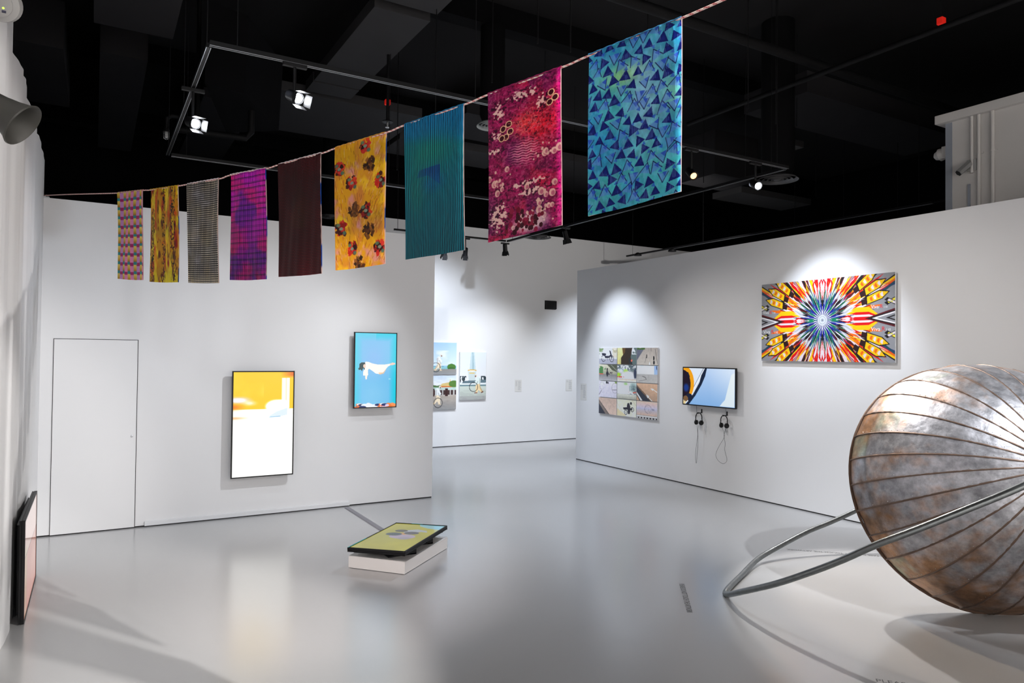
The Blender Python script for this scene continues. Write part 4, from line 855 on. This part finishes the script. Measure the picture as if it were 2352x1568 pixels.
se = np.minimum(fr, 1-fr)[None, :]; sm = np.clip(1-se*9, 0, 1)*(.35+.65*(wr[:, None] < .5)); C_ = C_*(1-.45*sm[..., None])+s2l((120, 74, 46))*.45*sm[..., None]
for bnd in rowb[1:2]:
    m = np.exp(-((wr-bnd)/.006)**2)[:, None, None]*.5; C_ = C_*(1-m)+s2l((70, 54, 44))*m
C_ = np.clip(C_, 0, 1)
metal_m = attr_mat('weathered_sheet', .46, metal=.85, rnoise=.13)
dome = empty('metal_dome', (DC[0], DC[1], 0), 'large hemispherical dome of riveted weathered metal strips resting on the floor', 'sculpture')
sh_ = link('shell', grid_mesh('shell', G, C_), metal_m, dome, True)
sol = sh_.modifiers.new('thickness', 'SOLIDIFY'); sol.thickness = .004; sol.offset = -1
rim = [dome_pt(a, 0, 0.006)-DA*.01 for a in np.linspace(0, 2*math.pi, 91)[:-1]]
rust_m = mat('rusty_edge', (.10, .055, .035), .6, metal=.4, noise=.4, nscale=12)
MB().tube(rim, .011, 8, closed=True).build('rim', rust_m, dome, True)
seam_m = mat('seam_rust', (.15, .10, .075), .5, metal=.6, noise=.35, nscale=20); rivet_m = mat('rivet_steel', (.42, .40, .40), .35, metal=.9)
RV = []
for g in range(NG):
    a = PHI0+g*2*math.pi/NG; bm = bmesh.new(); rows_ = []
    jit = rng.random(60)
    for i, s in enumerate(np.sin(np.linspace(.0, 1.46, 56))):
        hgt = (.012 if s < .35 else .009)*(.6+.6*jit[i]); hw = .004; r_ = max(DR*(1-s**DM)**(1/DN), .05)
        rows_.append([bm.verts.new(dome_pt(a-(.012)/r_, s, .001)), bm.verts.new(dome_pt(a-hw/r_*.3, s, hgt)), bm.verts.new(dome_pt(a+hw/r_, s, hgt*.9)), bm.verts.new(dome_pt(a+.006/r_, s, -.004))])
    for i in range(55):
        for j in range(3): bm.faces.new((rows_[i][j], rows_[i][j+1], rows_[i+1][j+1], rows_[i+1][j]))
    me = bpy.data.meshes.new('seam'); bm.to_mesh(me); bm.free(); sm_ = link('seam', me, seam_m, dome, True)
    for i, s in enumerate(np.sin(np.linspace(.12, 1.42, 26))):
        r_ = max(DR*(1-s**DM)**(1/DN), .05); RV.append(dome_pt(a-.02/r_, s, .001))
def rv_key(q):
    n = q-DC; v = CAM-q; d = np.linalg.norm(v); x = 1176+FPX*((q-CAM)@CR)/((q-CAM)@CF)
    return d+(100 if n@v/d/np.linalg.norm(n) < .1 or x > 2352 else 0)
RV.sort(key=rv_key); m = MB()
rv0 = None
for i, q in enumerate(RV):
    if i < 100:
        if rv0 is None:
            rv0 = MB().ball((0, 0, 0), .0045, 1).build('rivet', rivet_m)
            rv0.parent = dome; rv0.location = Vector(q)-dome.location; continue
        c = rv0.copy(); c.parent = dome; c.location = Vector(q)-dome.location; COL.objects.link(c)
    else: m.ball(q, .0045, 1)
m.build('rivet_field', rivet_m, dome)['kind'] = 'stuff'
# ------------------------------------------------------------------ pipe hoop
RING = [(4.462, 4.091, 0.024), (4.348, 3.824, 0.143), (4.338, 3.508, 0.294), (4.4, 3.242, 0.447), (4.472, 3.066, 0.561), (4.586, 2.883, 0.697), (4.708, 2.728, 0.8), (4.919, 2.508, 0.959), (5.199, 2.278, 1.138), (5.595, 2.034, 1.373), (6.082, 1.825, 1.604), (6.589, 1.693, 1.8), (7.081, 1.647, 1.948), (7.419, 1.688, 2.042), (7.559, 1.816, 2.074), (7.607, 2.021, 2.043), (7.624, 2.292, 1.951), (7.628, 2.613, 1.803), (7.625, 2.965, 1.608), (7.611, 3.327, 1.378), (7.569, 3.677, 1.126), (7.447, 3.994, 0.867), (7.14, 4.26, 0.618), (6.709, 4.439, 0.41), (6.404, 4.529, 0.3), (6.132, 4.589, 0.225), (5.775, 4.624, 0.123), (5.414, 4.591, 0.05), (4.951, 4.379, 0.024), (4.567, 4.179, 0.024)]
pipe_m = mat('galvanised_pipe', (.20, .215, .22), .36, metal=.9, noise=.3, nscale=25, bump=.1, bscale=80)
MBp = MB().tube(spline(RING, 10, closed=True), .0235, 14, closed=True)
tag(MBp.build('pipe_hoop', pipe_m, None, True), 'large bent galvanised pipe hoop leaning around the metal dome, its tip on the floor', 'hoop')
#PART4
# ------------------------------------------------------------------ lighting tracks and spotlights
ZT_ = 4.15
def track(name, a, b, label, edge=True):
    a, b = Vector(a), Vector(b); d = (b-a).normalized(); s = Vector((-d.y, d.x, 0))
    t = empty(name, (a+b)/2, label, 'track')
    MB().obox(a-s*.017+Vector((0, 0, 0)), b-a, s*.034, (0, 0, .034)).build('rail', blackmetal, t)
    if edge:
        for k in (-.017, .013): MB().obox(a+s*k-Vector((0, 0, .0025)), b-a, s*.004, (0, 0, .0026)).build('rail_lip', alu, t)
    n = max(2, int((b-a).length/1.8))
    for i in range(n+1):
        q = a+(b-a)*(.03+.94*i/n); MB().tube([q+Vector((0, 0, .03)), Vector((q.x, q.y, 6.5))], .004, 6).build('hanger_rod', blackmetal, t)
    return t
X0, X1, Y0, Y1, Y2 = .68, 6.95, 5.48, 8.85, 12.0
track('lighting_track', (X0, Y0, ZT_), (X1, Y0, ZT_), 'long black lighting track crossing the room from left to right')
track('lighting_track', (X0, Y0+.04, ZT_), (X0, Y1-.02, ZT_), 'short black lighting track on the left, running back from the bright corner')
track('lighting_track', (X0+.04, Y1, ZT_), (5.9, Y1, ZT_), 'black lighting track above the door wall')
track('lighting_track', (X1, Y0+.04, ZT_), (X1, Y2, ZT_), 'black lighting track running back beside the right hand wall')
track('lighting_track', (4.6, Y2, ZT_), (X1-.04, Y2, ZT_), 'black lighting track in front of the far wall')
track('lighting_track', (10.2, 5.6, ZT_), (10.2, 12.3, ZT_), 'black lighting track beyond the right hand wall')
def spotlight(P, A, tr_z, label, lit=None, flaps=True, warm=False):
    """P centre of the head, A aim point"""
    P, A = Vector(P), Vector(A); d = (A-P).normalized(); t = empty('track_spotlight', (P.x, P.y, tr_z), label, 'spotlight', 'track spotlights')
    MB().box((P.x-.09, P.y-.018, tr_z-.03), (P.x+.09, P.y+.018, tr_z-.001), .003).build('adapter', blackmetal, t)
    MB().tube([(P.x, P.y, tr_z-.028), (P.x, P.y, P.z+.02)], .012, 8).build('stem', blackmetal, t)
    MB().lathe(P-d*.08, d, [(0, .03), (.01, .042), (.13, .045), (.15, .05), (.15, .043), (.12, .036)], 20, True).build('head', blackmetal, t, True)
    if lit: MB().lathe(P+d*.062, d, [(0, .034), (.002, .034)], 20).build('lens', lit, t)
    if flaps:
        u = d.cross(Vector((0, 0, 1))).normalized(); v = u.cross(d).normalized(); m = MB()
        c = P+d*.07
        for (q, w_) in ((u, v), (v, u), (-u, v), (-v, u)):
            m.obox(c+q*.046-w_*.045, w_*.09, d*.08+q*.018, q*.002)
        m.build('barn_door', blackmetal, t)
    return t
L1 = hit(437, 285, 1, 6.5); L2 = hit(676, 228, 1, Y0)
spotlight((X0, 6.45, 3.86), (2.6, -.5, 1.2), ZT_, 'lit spotlight with barn doors on the left track, above the tartan banner', lamp_m)
spotlight((L2[0], Y0, L2[2]+.02), (3.0, -.5, 1.0), ZT_, 'brightest lit spotlight near the left end of the crossing track', lamp_m)
a = hit(1735, 424, 1, Y0); spotlight((a[0], Y0, a[2]), (4.4, -.5, .9), ZT_, 'lit white spotlight on the right beside a round air diffuser', lamp_m, False)
a = hit(1588, 398, 1, Y0); spotlight((a[0], Y0, a[2]), (4.2, 1.5, .6), ZT_, 'warm-glowing spotlight just right of the blue triangle banner', lampwarm_m, False)
a = hit(1022, 582, 1, Y2); spotlight((a[0], Y2, a[2]+.04), (5.9, YD, 1.5), ZT_, 'dark spotlight below the teal banner, leftmost in front of the far wall')
a = hit(1069, 578, 1, Y2); spotlight((a[0], Y2, a[2]), (6.5, YD, 1.2), ZT_, 'dark spotlight just right of the teal banner, in front of the far wall')
a = hit(1160, 575, 0, X1); spotlight((X1, a[1], a[2]+.05), (XC-.3, a[1]+.6, 1.0), ZT_, 'dark spotlight under the left corner of the crimson banner')
a = hit(1299, 548, 0, X1); spotlight((X1, a[1], a[2]+.06), (XC, a[1], 1.0), ZT_, 'dark spotlight under the right corner of the crimson banner')
for q_, lab in (((1465, 583), 'small black spotlight at the near end of the track beyond the right wall'), ((1544, 573), 'small black spotlight second on the track beyond the right wall')):
    a = hit(*q_, 0, 10.2); t = empty('track_spotlight', (10.2, a[1], ZT_), lab, 'spotlight', 'track spotlights')
    MB().tube([(10.2, a[1], ZT_), (10.2, a[1], a[2]+.0)], .02, 8).build('stem', blackmetal, t); MB().lathe((10.2, a[1], a[2]-.04), (0, 0, 1), [(0, .085), (.03, .08), (.06, .04), (.07, .02)], 18).build('head', blackmetal, t, True)
a = hit(1083, 522, 2, 4.0); spotlight((a[0], Y1, 3.98), (4.6, YD, 1.5), ZT_, 'dark tilted spotlight beside the lower right of the teal banner', None, False)
# ------------------------------------------------------------------ ceiling: boards, ducts, pipes
def ceilbox(name, pa, pb, z, thick, m, label, cat):
    a = hit(*pa, 2, z); b = hit(*pb, 2, z); lo = (min(a[0], b[0]), min(a[1], b[1]), z); hi = (max(a[0], b[0]), max(a[1], b[1]), min(z+thick, 6.18))
    return tag(MB().box(lo, hi, .01).build(name, m), label, cat)
BD = [((862, -60), (987, 51), 5.9, 'grey ceiling board above the dark beam, top centre'), ((860, 15), (733, 164), 5.9, 'wide pale grey ceiling board left of centre, lit from below'),
      ((733, 170), (808, 224), 5.9, 'grey ceiling board piece just beyond the crossing track'), ((691, 208), (980, 380), 5.9, 'broad grey ceiling board behind the crossing track'),
      ((1430, 405), (1600, 470), 5.9, 'grey ceiling board low behind the blue banner'), ((1640, 455), (1960, 520), 5.9, 'pale grey ceiling board beside the round diffuser on the right')]
x0, x1 = hit(860, 15, 2, 5.9)[0], hit(987, 51, 2, 5.9)[0]
def yb(px, py, z=5.9): return hit(px, py, 2, z)[1]
def xb(px, py, z=5.9): return hit(px, py, 2, z)[0]
def board(xa, xb_, ya, yb_, z, th, m, label, cat='ceiling board', name='ceiling_board'):
    return tag(MB().box((min(xa, xb_), min(ya, yb_), z), (max(xa, xb_), max(ya, yb_), min(z+th, 6.18) if name != 'ceiling_beam' else 6.499), .004).build(name, m), label, cat)
board(x0, x1, -2.5, yb(880, 0), 5.9, .15, soffit_m, 'grey ceiling board at the top edge, nearest the camera')
board(x0, x1, yb(860, 15), yb(722, 185), 5.9, .15, soffit_m, 'pale grey ceiling board crossing above the long lighting track')
board(x0, x1, yb(733, 190), yb(700, 208), 5.9, .15, soffit_m, 'small grey ceiling board just beyond the long lighting track')
board(x0-.6, xb(940, 290), yb(690, 215), yb(612, 294), 5.9, .15, soffit_m, 'broad dark grey ceiling board behind the brightest spotlight')
board(xb(420, 330), xb(520, 350), yb(430, 215), yb(385, 352), 5.9, .15, duct_m, 'dark ceiling board behind the left lighting track')
board(xb(900, 330), xb(1110, 390), yb(905, 315), yb(880, 350), 5.9, .15, soffit_m, 'grey ceiling board between the floral and pinstriped banners')
board(xb(1066, 262), xb(1250, 300), yb(1090, 262), yb(1075, 320), 5.9, .2, duct_m, 'dark board beside the diffuser between two large banners')
board(xb(1300, 360), xb(1520, 410), yb(1400, 385), yb(1300, 440), 5.9, .15, duct_m, 'dark grey board behind the gap between crimson and blue banners')
board(xb(1703, 441), xb(1945, 484), yb(1703, 441), yb(1635, 457), 5.9, .15, mat('soffit_lit_tone', (.11, .108, .11), .85, noise=.1, nscale=2, spec=.2), 'grey ceiling board coloured as if lit, right of the blue banner, below the diffuser')  # lighter colour stands in for light that does not reach this board
board(xb(1905, 470), xb(2020, 498), yb(1905, 470), yb(1850, 492), 5.9, .15, duct_m, 'dark ceiling board near the white bulkhead, far right')
board(xb(1600, 260), xb(2000, 340), yb(1700, 110), yb(1560, 175), 5.6, .3, duct_m, 'large dark duct underside right of the blue banner', 'duct', 'air_duct')
board(xb(1580, 330), xb(1840, 300), yb(1650, 310), yb(1600, 345), 5.2, .8, duct_m, 'dark air duct hanging over the round diffuser', 'duct', 'air_duct')
board(-1.4, xb(160, 250, 5.6), yb(40, 92, 5.6), yb(85, 235, 5.6), 5.6, .6, duct_m, 'dark boxed duct in the upper left corner', 'duct', 'air_duct')
board(xb(228, 180, 5.6), xb(330, 190, 5.6), yb(228, 118, 5.6), yb(170, 330, 5.6), 5.6, .6, duct_m, 'dark grey duct beside the upper left corner duct', 'duct', 'air_duct')
board(xb(215, 0, 5.4), xb(420, 0, 5.4), yb(215, 10, 5.4)-1.5, yb(215, 52, 5.4), 5.4, .5, duct_m, 'ribbed dark duct end at the top edge, left', 'duct', 'air_duct')
for i, (px_, py_) in enumerate(((1050, 420), (1250, 330), (1350, 250), (1500, 480))):
    pass
board(xb(1800, 328), xb(1868, 333), yb(1800, 328), yb(1780, 338), 5.9, .12, mat('soffit_lit_tone', (.11, .108, .11), .85), 'small pale ceiling board above the round diffuser')
board(xb(1585, 404), xb(1640, 415), yb(1585, 404), yb(1560, 412), 5.9, .12, soffit_m, 'small grey ceiling board right of the warm spotlight')
board(xb(1905, 490), xb(2080, 520), yb(1905, 490), yb(1870, 500), 5.9, .12, soffit_m, 'grey ceiling board low beside the white bulkhead')
# wedge shaped duct transition
z = 5.0; A_ = [hit(*q, 2, z) for q in ((470, 190), (560, 215), (640, 300), (520, 305))]
m = MB(); bm = m.bm; lo = [bm.verts.new((q[0], q[1], z)) for q in A_]; hi = [bm.verts.new((q[0], q[1]-.2, 5.85)) for q in A_]
bm.faces.new(lo); bm.faces.new(hi[::-1])
for i in range(4): bm.faces.new((lo[i], lo[(i+1) % 4], hi[(i+1) % 4], hi[i]))
tag(m.build('duct_transition', black_m), 'black tapering duct piece between the two bright spotlights', 'duct')
# beams
for k, (px_, py_, lab) in enumerate(((900, 5, 'black ceiling beam nearest the camera'), (800, 240, 'black ceiling beam beyond the crossing track'), (1000, 400, 'black ceiling beam deep behind the teal banner'))):
    y = yb(px_, py_, 6.2); board(-1.4, 15.8, y-.12, y+.12, 6.2, .75, black_m, lab, 'beam', 'ceiling_beam')
def pipe(pts, r_, label, m=None, name='ceiling_pipe'): return tag(MB().tube(pts, r_, 12).build(name, m or mat('pipe_black', (.005, .005, .0055), .6, spec=.15), None, True), label, 'pipe')
a = hit(1570, 45, 2, 5.4); b_ = hit(2150, 250, 2, 5.4); pipe([(a[0]-2.5, a[1], 5.4), (b_[0]+2, a[1], 5.4)], .055, 'thick black ceiling pipe crossing the upper right')
for i, (q0, q1, lab) in enumerate((((1580, 285), (2160, 55), 'thin black pipe passing the red ceiling tag'), ((1600, 560), (2150, 262), 'thin black pipe leading to the white bulkhead'))):
    a = hit(*q0, 2, 5.2); b_ = hit(*q1, 2, 5.2); pipe([(float(a[0]), float(a[1]), 5.2), (float(a[0]), float(b_[1])-1, 5.2)], .03, lab)
a = hit(410, 297, 2, 4.6); b_ = hit(565, 317, 2, 4.6)
pipe([(a[0], a[1], 4.6), (b_[0], b_[1], 4.6), (b_[0]+.06, b_[1], 4.68), (b_[0]+.06, b_[1], 4.95)], .04, 'black bent duct pipe behind the left lit spotlight')
# hanging rods seen in the dark
RODS = [(1718, 190, 4.6, 'right of the blue banner, upper middle'), (1782, 225, 4.7, 'second right of the blue banner'), (1830, 230, 5.2, 'above the lit right spotlight, highest'), (1712, 350, 4.4, 'just above the lit right spotlight'), (1874, 390, 4.6, 'right of the round diffuser'),
        (2062, 430, 4.4, 'nearest the white bulkhead'), (1938, 455, 4.4, 'midway between round diffuser and bulkhead'), (1616, 360, 4.6, 'beside the warm spotlight'), (1130, 130, 4.7, 'above the gap left of the crimson banner'), (1235, 40, 4.8, 'above the crimson banner, near the top edge'),
        (1310, 60, 4.7, 'just left of the blue banner top'), (1000, 200, 4.7, 'above the teal pinstriped banner'), (912, 330, 4.7, 'in the gap right of the floral banner')]
for i, (px_, py_, zz, lab) in enumerate(RODS):
    q = hit(px_, py_+60, 2, zz)
    tag(MB().tube([(q[0], q[1], zz), (q[0], q[1], 6.5)], .006, 6).build('hanger_rod', blackmetal), 'thin black ceiling rod '+lab, 'rod', 'ceiling hanger rods')
# round air diffusers
def diffuser(px_, py_, R, z, label, mm=None, top=None):
    c = hit(px_, py_, 2, z); t = empty('air_diffuser', c, label, 'diffuser', 'round air diffusers'); mm = mm or mat('diffuser_dark', (.10, .10, .105), .45)
    MB().lathe((c[0], c[1], z+.02), (0, 0, 1), [(0, R*.55), (.12, R*.8), ((6.5 if top is None else top)-z-.02, R*.8)], 32).build('duct_collar', black_m, t, True)
    for k, f in enumerate((1.0, .76, .54, .34)):
        MB().lathe((c[0], c[1], z-.004*k), (0, 0, 1), [(0, R*f), (.03, R*f*.86), (.034, R*f*.86), (.006, R*f*1.0), (0, R*f)], 40, False).build('vane_ring', mm, t, True)
    MB().lathe((c[0], c[1], z-.02), (0, 0, 1), [(0, .01), (.02, R*.18), (.03, R*.18)], 20).build('hub', mm, t, True)
    return t
diffuser(1786, 414, .27, 4.35, 'round ringed air diffuser beside the lit right hand spotlight')
diffuser(1238, 546, .27, 4.55, 'round dark air diffuser under the crimson banner', top=5.895)
diffuser(1130, 291, .2, 4.9, 'pale round air diffuser half hidden behind the crimson banner', mat('diffuser_pale', (.45, .48, .48), .4), 6.195)
diffuser(758, 499, .2, 4.6, 'small round air diffuser above the door wall, behind the floral banner')
# sprinkler
c = hit(890, 281, 2, 5.0); t = empty('sprinkler_head', c, 'small grey sprinkler head hanging above the floral banner', 'sprinkler')
MB().lathe((c[0], c[1], 5.0), (0, 0, 1), [(0, .075), (.012, .07), (.02, .02), (1.45, .02)], 20).build('drop_pipe', blackmetal, t, True)
MB().lathe((c[0], c[1], 4.93), (0, 0, 1), [(0, .03), (.006, .03), (.012, .01), (.05, .013), (.07, .01)], 16).build('deflector', mat('sprinkler_grey', (.5, .5, .5), .4, metal=.6), t, True)
# red tags on the ceiling services
for px_, py_, lab in ((890, 241, 'small red marker in the dark ceiling above the sprinkler'), (2162, 57, 'small red marker on the dark ceiling, upper right')):
    c = hit(px_, py_, 2, 5.3)
    t = empty('ceiling_marker', (c[0], c[1], 5.3), lab, 'marker'); MB().box((c[0]-.035, c[1]-.03, 5.3), (c[0]+.035, c[1]+.03, 5.37), .006).build('red_tab', mat('marker_red_glow', (.8, .02, .01), .5, emit=(1, .02, .01), estr=.25), t)  # red tab is given a faint emission of its own
    MB().tube([(c[0], c[1], 5.36), (c[0], c[1], 6.5)], .006, 6).build('stem', blackmetal, t)
# caged lamp at the left
c = hit(382, 312, 2, 4.6); t = empty('caged_lamp', c, 'small clear caged lamp hanging left of the lit left spotlight', 'lamp'); c = Vector(c)
clear = mat('clear_cage', (.55, .55, .55), .2, metal=.5)
MB().lathe(c+Vector((0, 0, .05)), (0, 0, 1), [(0, .035), (.03, .035), (.04, .02), (.12, .02)], 16).build('cap', blackmetal, t, True)
m = MB()
for k in range(6):
    a = k*math.pi/3; m.tube([c+Vector((.034*math.cos(a), .034*math.sin(a), .05)), c+Vector((.03*math.cos(a), .03*math.sin(a), -.03)), c+Vector((.008*math.cos(a), .008*math.sin(a), -.045))], .0025, 5)
for z in (.03, -.01): m.tube([c+Vector((.034*math.cos(a), .034*math.sin(a), z)) for a in np.linspace(0, 2*math.pi, 17)[:-1]], .0025, 5, closed=True)
m.build('cage', clear, t)
MB().lathe(c+Vector((0, 0, -.03)), (0, 0, 1), [(0, .006), (.02, .018), (.05, .018), (.08, .012)], 12).build('bulb', mat('bulb_clear', (.6, .6, .6), .1), t, True)
pipe([c+Vector((0, 0, .15)), c+Vector((0, 0, .22)), c+Vector((.06, 0, .26)), c+Vector((.35, 0, .26)), c+Vector((.35, 0, 2.1))], .028, 'black conduit carrying the caged lamp')
# ------------------------------------------------------------------ left wall fittings
grey_m = mat('horn_grey', (.075, .072, .064), .5)
mouth = Vector(CAM+ray(53, 288)*2.15)
axis = Vector(.78*CR-.60*CU+.2*CF).normalized(); ks = .53
t = empty('horn_speaker', mouth-axis*.2, 'grey horn loudspeaker on the left wall, mouth tilted downwards', 'loudspeaker')
hp = [(0, .132), (-.004, .135), (-.03, .118), (-.08, .098), (-.15, .078), (-.20, .068)]
sc = lambda L: [(x*ks, y*ks) for x, y in L]
MB().lathe(mouth, axis, sc(hp[::-1]+[(.004, .132)]+[(0, .128), (-.04, .108), (-.1, .085), (-.18, .06)]), 36, True).build('horn_bell', grey_m, t, True)
MB().lathe(mouth, axis, sc([(-.17, .02), (-.15, .034), (-.11, .036), (-.1, .02)]), 20).build('throat', grey_m, t, True)
MB().lathe(mouth-axis*.2*ks, -axis, sc([(0, .06), (.02, .068), (.06, .062), (.08, .04)]), 24).build('driver_housing', grey_m, t, True)
e_ = mouth-axis*.25*ks
MB().tube([e_, (XA+.06, e_.y-.02, e_.z+.04), (XA+.022, e_.y-.02, e_.z+.04)], .008, 8).build('wall_bracket', grey_m, t)
# emergency light on the left wall
wp = mat('device_white', (.36, .35, .34), .5)
fc = Vector(CAM+ray(-4, 8)*3.6); t = empty('emergency_light', fc, 'round white emergency device on the left wall, green indicator lit', 'emergency light')
ax = Vector(-.80*CF+.25*CR-.4*CU).normalized()
MB().lathe(fc, ax, [(-.07, .085), (-.06, .092), (-.02, .088), (0, .06), (.002, .05)], 32).build('dome_body', wp, t, True)
MB().lathe(fc-ax*.01, ax, [(-.02, .062), (.018, .064), (.022, .058)], 32).build('face', wp, t, True)
gq = Vector(CAM+ray(7.5, 18.5)*3.555); MB().ball(gq, .0055, 2).build('indicator', mat('green_led', (.5, 1, .1), .3, emit=(.55, 1, .1), estr=1.2), t)['label'] = 'glowing yellow-green indicator'
gq = Vector(CAM+ray(9, 27)*3.55); MB().box(gq-Vector((.009, .004, .005)), gq+Vector((.009, .004, .005))).build('switch', mat('switch_dark', (.03, .03, .06), .5), t)
MB().tube([fc-ax*.06, (XA+.022, fc.y+.05, fc.z+.02)], .022, 10).build('mount', wp, t)
# ------------------------------------------------------------------ white bulkhead beyond the right wall
XB_ = 8.6
bulk = MB().box((XB_, -4.1, 0), (XB_+.9, 4.575, 4.72)).build('wall_bulkhead', mat('bulkhead_paint', (.62, .60, .58), .7, noise=.02)); st(bulk)
MB().box((XB_-.07, -4.1, 4.72), (XB_+.95, 4.665, 4.82), .004).build('ledge', mat('bulkhead_paint', (.62, .60, .58), .7), bulk)
MB().box((XB_-.006, 4.50, 3.0), (XB_, 4.575, 4.715)).build('corner_strip', mat('strip_blue_grey', (.30, .33, .38), .6), bulk)
pm = mat('conduit_paint', (.62, .60, .58), .6)
for (px_, r_, z0_, lab) in ((2234, .018, 4.07, 'painted conduit dropping to the bullet camera'), (2250, .018, 3.0, 'painted conduit just right of the bullet camera'), (2282, .02, 3.0, 'painted conduit farthest right on the bulkhead')):
    y = hit(px_, 330, 0, XB_)[1]; t = tag(MB().tube([(XB_-r_, y, z0_), (XB_-r_, y, 4.72)], r_, 12).build('conduit', pm, None, True), lab, 'conduit', 'conduits on the bulkhead')
    if z0_ < 4: 
        zc = hit(px_, 352 if px_ < 2260 else 346, 0, XB_)[2]; MB().box((XB_-.012, y-.045, zc-.01), (XB_-.001, y+.045, zc+.01), .003).tube([(XB_-r_, y, zc-.008), (XB_-r_, y, zc+.008)], r_+.004, 12).build('saddle', pm, t)
y = hit(2227, 420, 0, XB_)[1]; tag(MB().box((XB_-.02, y-.012, 3.0), (XB_-.0005, y+.012, 3.95)).build('cable_channel', mat('strip_blue_grey', (.30, .33, .38), .6)), 'narrow blue-grey cable channel below the bullet camera', 'trunking')
c = hit(2232, 379, 0, XB_-.02); t = empty('bullet_camera', c, 'grey bullet security camera on a square plate, pointing down left', 'camera')
MB().box((XB_-.025, c[1]-.05, c[2]-.065), (XB_-.0005, c[1]+.055, c[2]+.065), .004).build('mount_plate', mat('camera_grey', (.38, .38, .37), .5), t)
q = Vector((XB_-.05, c[1]+.02, c[2]+.01)); d = Vector((-.55, .38, -.62)).normalized()
MB().tube([(XB_-.02, c[1]+.01, c[2]+.01), q], .018, 10).build('joint', mat('camera_grey', (.38, .38, .37), .5), t)
MB().lathe(q-d*.02, d, [(0, .03), (.01, .038), (.17, .04)], 6).build('camera_body', mat('camera_body', (.26, .26, .26), .45), t)
MB().lathe(q+d*.151, d, [(0, .037), (.004, .037)], 6).build('lens_face', gap_m, t)
c = hit(2160, 353, 0, XB_+.1); t = empty('dome_camera', c, 'white dome camera on the edge of the bulkhead', 'camera')
MB().box((XB_+.06, 4.575, c[2]-.07), (XB_+.2, 4.66, c[2]+.07), .008).build('mount_box', pm, t)
MB().lathe((XB_+.13, 4.66, c[2]), (0, 1, -.15), [(0, .07), (.05, .075), (.06, .06), (.10, .045), (.12, .015)], 24).build('dome_cover', pm, t, True)
# dropped black bulkhead over the far gallery and its services
